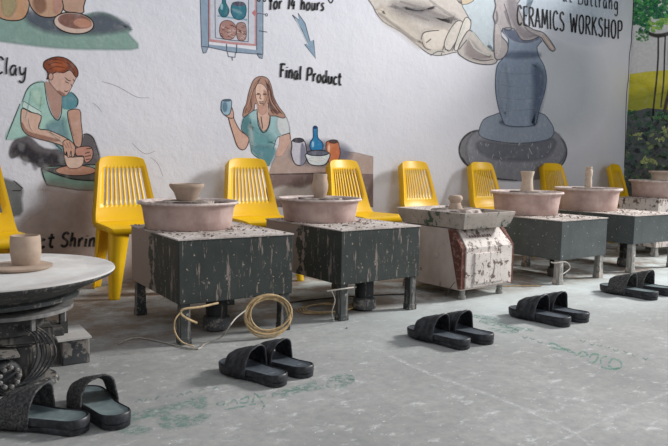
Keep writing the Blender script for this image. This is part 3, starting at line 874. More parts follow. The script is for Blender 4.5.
# right hand
b = Paint((440, 0, 5.567), ref=RH)
b.poly([(305, -60), (480, -60), (430, 20), (448, 80), (470, 130), (520, 165), (570, 180), (600, 210), (625, 245), (640, 272), (630, 285), (610, 275), (580, 235), (555, 205), (510, 222), (465, 225), (440, 205), (410, 160), (350, 160), (340, 200), (374, 240), (374, 288), (345, 326), (305, 322), (300, 200), (305, 130), (296, 90), (310, 30)], (172, 166, 168), outline=(84, 84, 90), lw=1.0)
b.poly([(380, -40), (430, 20), (450, 90), (480, 150), (540, 190), (480, 215), (430, 180), (400, 120), (380, 60)], (142, 136, 142), feather=24, alpha=.7)
b.poly([(306, 140), (335, 160), (340, 250), (325, 310), (308, 300)], (204, 198, 196), feather=10, alpha=.8)
b.poly([(570, 190), (625, 255), (628, 280), (590, 235)], (198, 180, 168), feather=6)
b.line([(345, 158), (380, 168), (400, 160)], (70, 70, 80), 1.1)
b.line([(355, 20), (372, 70), (395, 150)], (96, 94, 104), 1.0)
Paint.layer = 9
for ln in ([(330, 20), (322, 80), (330, 140)], [(430, 60), (452, 130), (500, 176), (556, 196)], [(318, 190), (322, 250), (320, 300)]):
    b.line(ln, (208, 202, 200), 4.0, alpha=.45)
for ln in ([(312, 60), (318, 100), (308, 132)], [(360, 60), (376, 110), (400, 160)], [(470, 150), (500, 180), (552, 204)]):
    b.line(ln, (120, 116, 124), 2.2, alpha=.5)
b.build('painted_right_hand', 'painted grey hand reaching into the vase', parent=root)
# turntable (behind the vase)
b = Paint((450, 90, 3.715), ref=RH)
b.ell(110, 222, 76, 72, (122, 124, 128), outline=(60, 62, 68), lw=1.6)
b.ell(362, 230, 72, 72, (116, 122, 132), outline=(60, 64, 74), lw=1.2)
b.poly([(60, 210), (110, 150), (250, 185), (380, 150), (430, 220), (400, 280), (330, 330), (190, 336), (90, 300)], (130, 134, 144), feather=12)
b.poly([(110, 190), (240, 205), (385, 180), (370, 240), (300, 262), (180, 258), (110, 230)], (110, 116, 128), feather=18, alpha=.8)
b.poly([(108, 150), (125, 110), (165, 92), (200, 84), (330, 84), (370, 115), (386, 155), (360, 185), (250, 198), (150, 186), (112, 170)], (136, 150, 168), outline=(84, 96, 114), lw=.9)
b.ell(255, 120, 70, 16, (84, 98, 122), feather=14, alpha=.7)
rnd = random.Random(5)
for _ in range(46):
    cx = rnd.uniform(70, 400); cy = rnd.uniform(195, 300)
    b.line([(cx, cy), (cx + rnd.uniform(-8, 8), cy + rnd.uniform(6, 18))], (196, 198, 206), rnd.uniform(.5, 1.1), alpha=.7)
    b.k = 12
b.line([(45, 250), (80, 295), (150, 325), (250, 336)], (60, 62, 70), 1.4)
Paint.layer = 1
b.build('painted_turntable', 'painted grey turntable under the vase', parent=root)
Paint.layer = 0
lettering('CERAMICS WORKSHOP', (516.8, 24.5), (623.5, 39.5), 19.5, 18, 'painted_lettering', 'black capital letters CERAMICS WORKSHOP right of the painted vase', 1.6, .0, (200, 204, 208), spacing=.16)
lettering('Buttrang', (578, 4), (619.5, 10.5), 15, 14, 'painted_lettering', 'thin black letters ending in ttrang over CERAMICS WORKSHOP', 1.2, .0, (200, 204, 208), spacing=.16, col=(40, 48, 58))
lettering('at', (562.5, 1), (573.5, 2.5), 14, 14, 'painted_lettering', 'pair of thin cut-off black letters at top edge before the name line', 1.2, .0, (200, 204, 208), spacing=.16, col=(40, 48, 58))

# --- tree landscape on the end wall ([618,0,668,180])
RT = (140, 148, 150)
b = Paint((618, 0, 1), 'right', RT)
b.poly([(-6, -12), (150, -40), (150, 60), (70, 75), (-6, 80)], (176, 184, 194), smooth=0)
b.poly([(-6, 76), (9, 74.5), (30, 71.5), (50, 70), (90, 62), (150, 52), (150, 125), (-6, 125)], (160, 156, 40), smooth=0)
b.poly([(0, 84), (20, 80), (34, 92), (20, 110), (0, 112)], (176, 160, 36), feather=10, alpha=.7)
b.poly([(6, 100), (30, 92), (50, 88), (66, 90), (66, 118), (6, 118)], (120, 132, 44), feather=12, alpha=.6)
b.build('painted_meadow', 'yellow painted meadow under pale sky on the end wall', 'mural')
Paint.layer = 2
b = Paint((618, 0, 1), 'right', RT)
b.poly([(-6, 114), (14, 112), (30, 108), (50, 110), (90, 100), (150, 90), (150, 260), (-6, 230)], (56, 66, 66), smooth=0)
rnd = random.Random(11)
for i in range(330):
    x = rnd.uniform(2, 60); y = 112 + 90 * rnd.random()
    r = rnd.uniform(1.0, 3.0)
    cc = rnd.choice([(44, 56, 58), (36, 44, 50), (70, 92, 70), (54, 84, 66), (60, 66, 70), (96, 116, 74), (40, 76, 58)])
    if y < 122: cc = rnd.choice([(36, 86, 60), (60, 100, 60), (40, 66, 50)])
    b.k = 1 + i % 8
    b.ell(x, y, r * 1.3, r * .7, cc, rot=rnd.uniform(-1, 1), feather=.8, alpha=.8, smooth=0)
for cx, cy in ((20, 136), (26, 160), (36, 162), (42, 138), (48, 130)):
    for i in range(9):
        b.k = 10
        b.ell(cx + rnd.uniform(-4, 4), cy + rnd.uniform(-3, 3), 1.8, .8, (136, 156, 96), rot=rnd.uniform(-1.5, 1.5), feather=.6, alpha=.8, smooth=0)
b.build('painted_shrubs', 'dark green painted undergrowth below the yellow meadow', 'mural')
b = Paint((618, 0, 7.44), 'right', RT)
for ln, w in (([(300, 270), (298, 440), (286, 600), (268, 760), (255, 900)], 1.7), ([(352, 265), (346, 420), (340, 600), (318, 800)], 1.5), ([(392, 240), (384, 440), (392, 620), (360, 760), (330, 900)], 3.2)):
    b.line(ln, (48, 44, 44), w, taper=False)
b.line([(200, 236), (270, 262), (330, 262), (440, 232)], (40, 42, 38), 4.0)
for i in range(420):
    x = rnd.uniform(110, 430); y = rnd.uniform(-60, 240)
    lim = 200 + 30 * math.sin(x / 34)
    if y > lim and not (150 < x < 225 and y < 300): continue
    b.k = 3 + i % 9
    cc = rnd.choice([(34, 104, 58), (46, 120, 62), (28, 84, 56), (60, 136, 66), (40, 92, 70)])
    if x > 225 and y > 130: cc = rnd.choice([(96, 150, 62), (124, 168, 72), (70, 130, 60)])
    b.ell(x, y, rnd.uniform(9, 24), rnd.uniform(7, 14), cc, rot=rnd.uniform(-1, 1), feather=6, alpha=.9, smooth=0)
for i in range(40):
    b.k = 12
    b.ell(rnd.uniform(138, 222), rnd.uniform(225, 305), 9, 6, rnd.choice([(54, 120, 66), (80, 146, 84)]), rot=rnd.uniform(-1, 1), feather=4, alpha=.85, smooth=0)
b.build('painted_tree', 'painted leafy tree with dark hanging trunks at the far right', 'mural')
Paint.layer = 0

# --- small hairline cracks in the plaster
for crop, ln, cc, w_, lb in (
        ((0, 0, 3.929), [(400, 320), (450, 335), (490, 355), (540, 382), (585, 384)], (110, 108, 118), .4, 'long thin crack in the plaster right of the painted potter head'),
        ((0, 0, 3.929), [(365, 405), (385, 420), (400, 440)], (130, 128, 138), .35, 'short thin crack in the plaster beside the painted potter shoulder'),
        ((0, 100, 3.929), [(520, 170), (545, 195), (575, 212), (610, 200)], (130, 128, 138), .4, 'curved crack in the plaster above the second yellow chair from the left'),
        ((0, 100, 3.929), [(590, 225), (620, 250), (640, 300)], (130, 128, 138), .35, 'thin crack in the plaster just above the left splash basin')):
    b = Paint(crop, ref=REFL)
    b.line(ln, cc, w_)
    b.build('plaster_crack', lb, 'crack')
# cement joints in the floor
b = Paint((0, 0, 1), 'floor', (180, 182, 182))
for ln in ([(392, 357), (440, 378), (505, 401), (570, 431), (590, 446), (600, 455)], [(540, 450), (600, 422), (650, 400), (690, 384)], [(384, 352), (350, 340), (392, 357)]):
    b.line(ln, (198, 198, 194), 3.0, alpha=.6, taper=False)
tag(b.build('trim_2', 'pale cement joints crossing in the floor', 'joint'), None, kind='structure')

# --- faded green stencil marks on the floor ([130,365,370,446] at 2.783 ; [470,310,668,446] at 3.278)
FR = (176, 178, 180)
GR = (92, 132, 118)
b = Paint((130, 365, 2.783), 'floor', FR)
b.poly([(-20, 140), (60, 122), (130, 105), (200, 85), (215, 100), (205, 125), (160, 118), (90, 140), (20, 156), (-20, 165)], GR, feather=10, alpha=.55)
b.poly([(75, 150), (110, 138), (170, 140), (225, 135), (200, 160), (140, 175), (90, 175)], GR, feather=10, alpha=.6)
b.ell(10, 180, 52, 12, GR, feather=10, alpha=.5)
for x, y in ((25, 100), (50, 97), (80, 92), (110, 86), (140, 84), (165, 78), (200, 72), (240, 66)):
    b.line([(x - 10, y + 4), (x, y - 4), (x + 10, y)], GR, 2, alpha=.5)
    b.k = 4
for st in ([(240, 108), (262, 100), (258, 112), (240, 110)], [(272, 112), (290, 96), (300, 108)], [(308, 96), (330, 88), (325, 104), (305, 104)], [(340, 108), (350, 82), (366, 100), (376, 118)], [(345, 78), (362, 88), (380, 84)], [(262, 124), (300, 118), (350, 108)], [(368, 122), (378, 108)]):
    b.line(st, (92, 140, 122), 1.7, alpha=.65, taper=False); b.k = 5
for st in ([(395, 85), (430, 72), (480, 60), (520, 48)], [(420, 86), (460, 72), (500, 66), (540, 60)], [(550, 62), (560, 40), (590, 30), (620, 36), (600, 56), (570, 60)], [(570, 40), (600, 44), (625, 40)]):
    b.line(st, GR, 4.5, alpha=.5, taper=False); b.k = 6
tag(b.build('floor_stencil', 'faded green stencilled writing on the floor before the second slipper pair', 'marking'), None)
b = Paint((470, 310, 3.278), 'floor', FR)
for ln in ([(20, 22), (90, 40), (150, 60), (210, 66)], [(30, 36), (100, 52), (160, 66)], [(60, 60), (110, 70), (160, 70)], [(-10, 18), (40, 22), (90, 30)]):
    b.line(ln, GR, 3.6, alpha=.5); b.k = 3
for st in ([(258, 112), (275, 110), (300, 124), (330, 132)], [(262, 120), (290, 128), (320, 130)], [(318, 134), (340, 140), (350, 150)], [(352, 148), (370, 136), (386, 146), (360, 154)], [(392, 156), (402, 144), (420, 146), (416, 162), (404, 172), (384, 168)], [(428, 176), (432, 158), (450, 152)], [(455, 176), (468, 160), (492, 168), (496, 184), (474, 192), (452, 182)], [(430, 186), (470, 194), (498, 186)]):
    b.line(st, (88, 142, 122), 1.9, alpha=.75, taper=False); b.k = 4
for x, y in ((180, 88), (205, 92), (230, 104), (370, 100), (400, 110), (425, 116), (450, 122), (478, 130), (512, 136), (540, 148), (575, 158)):
    b.line([(x - 9, y - 2), (x, y + 4), (x + 9, y)], GR, 1.6, alpha=.6); b.k = 5
b.build('floor_stencil', 'faded green stencilled writing on the floor right of the third slipper pair', 'marking')


# ------------------------------------------------------------------ potter's wheels
def leg(w, x, y, z1, splay=0, cap=True, mat='leg_metal', r=.023):
    g = MB()
    g.frustum((x - r * 1.15, x + r * 1.15, y - r * 1.15, y + r * 1.15), (x - r, x + r, y - r, y + r), 0.0, z1)
    g.box(x - r * 1.25, x + r * 1.25, y - r * 1.25, y + r * 1.25, 0, .035)
    return g.build('leg', MAT[mat], w, bevel=.003)


def splash_basin(w, c, R, h, seed=0):
    """wide plastic bowl with a rolled rim round the wheel head"""
    g = MB()
    Rb = R * .845
    prof = [(Rb * .97, 0), (Rb, .006), (Rb * 1.03, h * .35), (R * .90, h * .72), (R * .93, h * .86), (R * .985, h * .9), (R, h * .94), (R * .985, h), (R * .94, h * .985), (R * .89, h * .9), (R * .84, h * .6), (R * .80, h * .45), (.0001, h * .45)]
    mats = [0, 0, 0, 0, 0, 1, 1, 1, 1, 2, 2, 2, 2]
    g.lathe(prof, 64, c, .004, seed, mats)
    o = g.build('splash_basin', [MAT['basin'], MAT['basin_rim'], MAT['slip']], w, smooth=True)
    g = MB()
    g.lathe([(.10, 0), (.10, h * .42), (.135, h * .46), (.137, h * .56), (.0001, h * .57)], 40, (c[0], c[1], c[2] + h * .44))
    g.build('wheel_head', MAT['slip'], w, smooth=True)
    return o


def crumbs(w, x0, x1, y0, y1, z, avoid, n, seed):
    rnd = random.Random(seed)
    g = MB()
    k = 0
    while k < n:
        x = rnd.uniform(x0, x1); y = rnd.uniform(y0, y1)
        dd = math.hypot(x - avoid[0], y - avoid[1])
        if dd < avoid[2] or (dd > avoid[2] * 1.25 and rnd.random() < .6): continue
        s = rnd.uniform(.002, .0065)
        R = Matrix.Translation((x, y, z + s * .3)) @ Matrix.Rotation(rnd.uniform(0, 6), 4, 'Z') @ Matrix.Rotation(rnd.uniform(0, 1), 4, 'X')
        g.box(-s, s, -s * .7, s * .7, -s * .5, s * .5, R)
        k += 1
    o = g.build('clay_crumbs', MAT['slip'], w)
    o['kind'] = 'stuff'
    return o


def motor(w, x, y, ztop, r=.055):
    m = MB().lathe([(r * .9, .075), (r, .085), (r, ztop - .02), (r * .9, ztop)], 24, (x, y, 0)).build('motor', MAT['motor'], w, smooth=True)
    MB().lathe([(r * 1.25, .012), (r * 1.3, .03), (r * 1.2, .07), (r * .9, .078)], 24, (x, y, 0)).build('motor_base', MAT['motor_base'], m, smooth=True)
    return m


def wheel_table(label, x, y, W, D, z0, z1, yaw, basin_c, basin_R, basin_h, body, legmat, group='box-framed pottery wheels in the row', mot=(.3, .22), seed=0, legs=True):
    """x,y = front left corner"""
    w = thing('pottery_wheel', label, 'pottery wheel', (x, y, 0), yaw, group)
    g = MB()
    g.box(0, W, 0, D, z0, z1 - .006)
    g.build('cabinet', MAT[body], w, bevel=.004)
    g = MB()
    g.box(-.004, W + .004, -.004, D + .004, z1 - .006, z1)
    g.build('table_top', MAT['dusty_top'], w)
    if legs:
        for lx in (.035, W - .035):
            for ly in (.035, D - .035):
                leg(w, lx, ly, z0 + .005, mat=legmat)
    # basin in the table's own frame
    ci, si = math.cos(-yaw), math.sin(-yaw)
    dx, dy = basin_c[0] - x, basin_c[1] - y
    bc = (dx * ci - dy * si, dx * si + dy * ci, z1)
    splash_basin(w, bc, basin_R, basin_h, seed)
    crumbs(w, .01, W - .01, .02, D - .02, z1, (bc[0], bc[1], basin_R * .82), 150, seed)
    if mot: motor(w, mot[0], mot[1], z0 + .004)
    return w, bc


def px_basin(xl, xr, yrim, Y, zrim=None):
    """centre, radius of a round rim seen between two image columns at depth Y"""
    p = at_y((xl + xr) / 2, yrim, Y)
    depth = (p - CAM).dot(DD)
    R = (xr - xl) / 2 * depth / F
    return p, R


p1, R1 = px_basin(139, 238.5, 200.5, 3.40)
p2, R2 = px_basin(278, 362, 197.5, 3.48)
p4, R4 = px_basin(491, 562.5, 191, 3.62)
p5, R5 = px_basin(556, 620.5, 187.5, 3.72)
p6, R6 = px_basin(631, 691, 180, 3.76)
print('BASINS', p1, R1, p2, R2, p4, R4, p5, R5, p6, R6)
w1, _ = wheel_table('dark green box pottery wheel with coiled tan cable, clay-caked left flank', 1.045, 2.905, .6, .755, .193, .5, 0, p1, R1, p1.z - .5, 'green_metal', 'leg_metal', mot=(.27, .2), seed=1)
w2, _ = wheel_table('dark green box pottery wheel carrying a tall vase, next to the white machine', 1.955, 2.925, .575, .80, .20, .5, math.radians(3), p2, R2, p2.z - .5, 'green_metal', 'leg_metal', mot=(.30, .17), seed=2)
w4, _ = wheel_table('slate grey box pottery wheel right of the white machine', 3.93, 3.05, .59, .74, .18, .468, math.radians(4), p4, R4, p4.z - .468, 'slate_metal', 'pale_leg', mot=(.33, .25), seed=4)
w5, _ = wheel_table('slate grey box pottery wheel at the right end, before the white block', 4.90, 3.11, .66, .86, .235, .468, math.radians(0), p5, R5, p5.z - .468, 'slate_metal', 'pale_leg', mot=(.30, .25), seed=5)
w6, _ = wheel_table('white boxy pottery wheel at the far right below the painted tree', 5.98, 3.56, .56, .42, .09, .555, 0, p6, R6, p6.z - .555, 'white_chipped', 'pale_leg', mot=None, seed=6)
for w in (w1, w2, w4, w5, w6): del w['group']

# --- white moulded machine with a square tray
w3 = thing('pottery_wheel', 'chipped white pottery wheel with square clay tray and brown rusty edges', 'pottery wheel', (2.91, 3.0, 0), math.radians(3))
Wm, Dm = .49, .62
prof = [(0, .065), (Dm, .065), (Dm, .45), (.10, .45), (0, .33)]     # (y, z), sloping shoulder in front
g = MB()
vs = [(xx, yy, zz) for xx in (0, Wm) for yy, zz in prof]
n = len(prof)
g.add(vs, [tuple(range(n)), tuple(range(2 * n - 1, n - 1, -1))] + [(i, (i + 1) % n, n + (i + 1) % n, n + i) for i in range(n)])
g.build('cabinet', MAT['white_body'], w3, bevel=.006)
for sx in (0, Wm - .045):      # rusty cheeks beside the front panel
    g = MB()
    pr = [(-.006, .075), (.02, .075), (.12, .445), (.092, .452), (-.006, .335)]
    vs = [(xx, yy, zz) for xx in ((sx - .004, sx + .034) if sx == 0 else (sx + .018, sx + .049)) for yy, zz in pr]
    g.add(vs, [tuple(range(5)), tuple(range(9, 4, -1))] + [(i, (i + 1) % 5, 5 + (i + 1) % 5, 5 + i) for i in range(5)])
    g.build('side_cheek', MAT['rust'], w3)
pnl = MB()
pr = [(-.014, .08), (.0, .08), (.0, .33), (.098, .448), (.083, .452), (-.014, .335)]
xs = [(.03, Wm - .02), (.03, Wm - .02), (.03, Wm - .02), (.05, Wm - .06), (.05, Wm - .06), (.03, Wm - .02)]
vs = [(xs[i][0], pr[i][0], pr[i][1]) for i in range(6)] + [(xs[i][1], pr[i][0], pr[i][1]) for i in range(6)]
pnl.add(vs, [(0, 1, 2, 5), (5, 2, 3, 4), (6, 11, 8, 7), (11, 10, 9, 8)] + [(i, (i + 1) % 6, 6 + (i + 1) % 6, 6 + i) for i in range(6)])
fp = pnl.build('front_panel', MAT['white_chipped'], w3, bevel=.004)
MB().box(.10, .36, -.024, -.012, .10, .30).build('raised_plate', MAT['white_chipped'], fp, bevel=.008)
MB().lathe([(.018, 0), (.018, .012), (.0001, .014)], 20).build('knob', MAT['white_body'], w3, loc=(-.002, .22, .27)).rotation_euler = (0, -PI / 2, 0)
for lx in (.06, Wm - .07):
    for ly in (.04, Dm - .05):
        g = MB(); g.lathe([(.024, 0), (.024, .02), (.019, .025), (.019, .07)], 16, (lx, ly, 0))
        g.build('foot', MAT['pale_leg'], w3)
g = MB()     # flaring square tray
t0, t1 = .455, .558
o_ = [(.0, Wm - .06, -.01, Dm - .07, t0), (-.03, Wm - .045, -.045, Dm - .03, t1 - .02), (-.035, Wm - .04, -.05, Dm - .025, t1)]
i_ = [(-.02, Wm - .055, -.035, Dm - .04, t1), (.005, Wm - .06, -.01, Dm - .07, t1 - .03)]
vs = []
for x0, x1, y0, y1, z in o_ + i_:
    vs += [(x0, y0, z), (x1, y0, z), (x1, y1, z), (x0, y1, z)]
fs = [(3, 2, 1, 0)]; 
for L in range(4):
    for i in range(4):
        j = (i + 1) % 4
        fs.append((L * 4 + i, L * 4 + j, L * 4 + 4 + j, L * 4 + 4 + i))
fs.append((16, 17, 18, 19))
g.add(vs, fs)
tr = g.build('tray', [MAT['tray'], MAT['dusty_top']], w3, bevel=.003)
for pidx, p_ in enumerate(tr.data.polygons):
    if abs(p_.normal.z) > .55 and p_.center.z > .5: p_.material_index = 1
g = MB().lathe([(.17, 0), (.175, .012), (.16, .03), (.0001, .032)], 36, (.22, .27, t1 - .03), .01, 3)
g.build('wheel_head', MAT['slip'], w3, smooth=True)
cr = crumbs(w3, .01, Wm - .07, 0, Dm - .08, t1 - .03, (.25, .30, .17), 130, 9)
# scuffed old lettering on the shoulder
g = MB()
for i in range(9):
    x = .10 + i * .024
    k = .26 + .1 * (i % 3)
    y0 = .045 - .02; z0 = .335 + .06
    q = lambda xx, h: (xx, .0245 + .638 * (h + .02) - .004, .382 + .770 * (h + .02) + .004)
    g.tube([q(x, -.010), q(x + .006, .010), q(x + .012, -.008), q(x + .017, .008 if i % 2 else 0)], .0018, 4, smooth=0)
g.build('worn_lettering', MAT['rust'], fp)

# --- round-table wheel, front left
w0 = thing('pottery_wheel', 'round pottery wheel with broad pale disc, cut by the left edge', 'pottery wheel', (.265, 2.84, 0))
zt = .43
g = MB()
g.lathe([(.27, zt - .105), (.30, zt - .10), (.315, zt - .08), (.43, zt - .03), (.452, zt - .02), (.46, zt - .006), (.458, zt), (.43, zt + .003), (.36, zt - .004), (.35, zt + .002), (.0001, zt)], 80, (0, 0, 0), .0015, 2, [1, 1, 1, 1, 1, 0, 0, 0, 0, 0, 0])
g.build('wheel_disc', [MAT['disc_top'], MAT['dark_iron']], w0, smooth=True)
g = MB().lathe([(.29, zt - .108), (.322, zt - .104), (.328, zt - .088), (.31, zt - .082)], 64)
g.build('rim_band', MAT['leg_metal'], w0, smooth=True)
g = MB().lathe([(.20, zt - .150), (.228, zt - .148), (.228, zt - .134), (.20, zt - .130)], 48, (.06, -.06, 0))
mr = g.build('mounting_ring', MAT['cap_metal'], w0, smooth=True)
for i in range(8):
    a = i * PI / 4 + .25
    R = Matrix.Translation((.06 + .2 * math.cos(a), -.06 + .2 * math.sin(a), 0)) @ Matrix.Rotation(a, 4, 'Z')
    MB().box(-.004, .01, -.007, .007, zt - .195, zt - .138, R).build('bracket', MAT['cap_metal'], mr)
MB().lathe([(.12, .19), (.14, .2), (.14, zt - .1)], 32, (.04, -.04, 0)).build('bearing_housing', MAT['dark_iron'], w0, smooth=True)
g = MB()
g.box(-.06, .20, -.16, .14, .15, .215)
g.box(-.16, .27, .02, .2, .13, .16)
g.build('frame', MAT['dark_iron'], w0, bevel=.004)
MB().lathe([(.09, .02), (.09, .03), (.075, .04), (.075, .16), (.09, .17)], 28, (0.08, -.12, 0)).build('column', MAT['dark_iron'], w0, smooth=True)
MB().lathe([(.13, 0.0), (.14, .006), (.13, .025), (.0001, .026)], 28, (0.08, -.12, 0)).build('column_base', MAT['motor_base'], w0, smooth=True)
g = MB(); g.box(.26, .37, .02, .22, .0, .11)
g.build('pedal_box', [MAT['motor_base']], w0, bevel=.005)
MB().box(.24, .375, .0, .23, .11, .118).build('pedal_plate', MAT['disc_top'], w0)
MB().box(.27, .30, .10, .14, .11, .3).build('post', MAT['dark_iron'], w0)
for lx, ly in ((-.30, .22), (-.32, -.22), (.2, .3)):
    leg(w0, lx, ly, .34)
MB().box(-.34, .22, .20, .24, .16, .19).box(-.34, -.30, -.24, .24, .16, .19).build('brace', MAT['dark_iron'], w0)
mo = MB(); mo.lathe([(.045, 0), (.055, .01), (.055, .09), (.045, .1)], 20)
o = mo.build('motor', MAT['motor'], w0, loc=(-.01, -.19, .085), smooth=True); o.rotation_euler = (PI / 2, 0, .3)
for i in range(9):
    a = i * 2 * PI / 9
    MB().lathe([(.008, 0), (.008, .02), (.004, .024)], 10, (.035 * math.cos(a), .035 * math.sin(a), .098)).build('bolt', MAT['cap_metal'], o)
g = MB(); g.box(-.09, .06, -.29, -.17, .15, .16); g.box(-.09, -.08, -.29, -.17, .0, .15)
g.build('motor_bracket', MAT['motor_base'], w0, bevel=.002)
g = MB()
rnd = random.Random(2)
for i in range(5):
    x = .07 + i * .012
    g.tube([(x, -.19, .24), (x + .05, -.2, .2), (x + .06 + .005 * i, -.2, .12), (x + .02, -.22, .05), (x - .05, -.24, .02 + .004 * i), (x - .16, -.26, .03), (x - .22, -.24, .08)], .0035, 6)
g.build('cable', MAT['motor'], w0, smooth=True)


# ------------------------------------------------------------------ thrown pots
def pot(name, label, cat, prof, c, mat='clay', seed=0, wob=.012):
    g = MB()
    g.lathe(prof, 40, (0, 0, 0), wob, seed)
    o = g.build(name, MAT[mat], None, loc=c, smooth=True)
    return tag(o, label, cat)


def head_z(w):
    return


def put(x, y_base, w_, Rz):
    """point above a wheel head seen in column x"""
    return at_y(x, y_base, w_)


d1 = (p1 - CAM).dot(DD) / F     # metres per photo pixel at each wheel
d2 = (p2 - CAM).dot(DD) / F
d4 = (p4 - CAM).dot(DD) / F
d5 = (p5 - CAM).dot(DD) / F
d6 = (p6 - CAM).dot(DD) / F


def hz(p, zt_):      # top of wheel head
    h = p.z - zt_
    return zt_ + h * .44 + h * .57


z = hz(p1, .5)
s = d1
q = at_y(186, 199, p1.y)
pot('clay_bowl', 'flared clay bowl standing on the wheel of the cabled green box', 'bowl',
    [(9.5 * s, 0), (10.5 * s, .01), (12.5 * s, 8 * s), (16 * s, 12.5 * s), (17 * s, 15 * s), (16.5 * s, 16.5 * s), (14.5 * s, 16.5 * s), (13 * s, 12 * s), (8 * s, 4 * s), (.0001, 3 * s)], (p1.x - .01, p1.y, z), 'clay_grey', 1)
s = d2
pot('clay_vase', 'tall bulging clay vase on the wheel beside the white machine', 'vase',
    [(6.2 * s, 0), (6.5 * s, 2 * s), (8 * s, 8 * s), (8.2 * s, 13 * s), (6.8 * s, 19 * s), (7.0 * s, 22.5 * s), (6.6 * s, 23.5 * s), (5.6 * s, 23 * s), (5.4 * s, 19 * s), (5 * s, 4 * s), (.0001, 3 * s)], (p2.x, p2.y, hz(p2, .5)), 'clay_grey', 2)
q = w3.location
s3 = 3.9 / F
pot('clay_lump', 'small mushroom-shaped clay lump on the tray of the white machine', 'clay lump',
    [(8.5 * s3, 0), (7 * s3, 4 * s3), (5.5 * s3, 7 * s3), (6.5 * s3, 9 * s3), (8 * s3, 11 * s3), (7.6 * s3, 14 * s3), (6 * s3, 15.5 * s3), (.0001, 15.5 * s3)], (w3.location.x + .20, w3.location.y + .28, t1 + .002), 'clay_grey', 4, .02)
s = d4
pot('clay_cup', 'waisted beige clay cup on the wheel right of the white machine', 'cup',
    [(6.3 * s, 0), (6 * s, 3 * s), (5.2 * s, 9 * s), (5.6 * s, 14 * s), (6.8 * s, 18.5 * s), (6.6 * s, 19.5 * s), (5.6 * s, 19 * s), (4.4 * s, 12 * s), (4.2 * s, 4 * s), (.0001, 3 * s)], (p4.x, p4.y, hz(p4, .468)), 'clay', 5)
s = d5
pot('clay_bottle', 'narrow stacked clay cylinder on the wheel before the end wall', 'clay cylinder',
    [(3.4 * s, 0), (3.3 * s, 7 * s), (2.7 * s, 9.5 * s), (3.5 * s, 12 * s), (3.5 * s, 17 * s), (2.6 * s, 18 * s), (3.1 * s, 19 * s), (2.9 * s, 20.5 * s), (.0001, 20.5 * s)], (p5.x, p5.y, hz(p5, .468)), 'clay', 6)
s = d6
pot('clay_dish', 'low clay dish with wide rim on the wheel at far right', 'bowl',
    [(9 * s, 0), (8.5 * s, 3 * s), (9.5 * s, 6 * s), (11.5 * s, 7.5 * s), (11.5 * s, 9 * s), (10 * s, 9 * s), (8 * s, 6 * s), (.0001, 4 * s)], (p6.x, p6.y, hz(p6, .555)), 'clay', 7)
# cup on its bat on the left disc
cz = zt + .002
pc = at_z(19, 266.5, cz + .008)
bat = MB().lathe([(.0001, 0), (.108, 0), (.12, .006), (.122, .013), (.112, .016), (.0001, .016)], 48, (0, 0, 0), .006, 4).build('clay_bat', MAT['clay_grey'], None, loc=(pc.x, pc.y, cz), smooth=True)
tag(bat, 'flat round clay bat under the cup on the pale disc', 'bat')
s = (pc - CAM).dot(DD) / F
pot('clay_cup', 'thick straight clay cup standing on a flat bat at the left', 'cup',
    [(12.2 * s, 0), (13 * s, 2 * s), (14.3 * s, 12 * s), (14.3 * s, 24 * s), (13.8 * s, 29 * s), (12.6 * s, 29 * s), (12.3 * s, 22 * s), (10 * s, 5 * s), (.0001, 4 * s)], (at_y(26, 260, pc.y).x, pc.y, cz + .016), 'clay_grey', 8, .006)


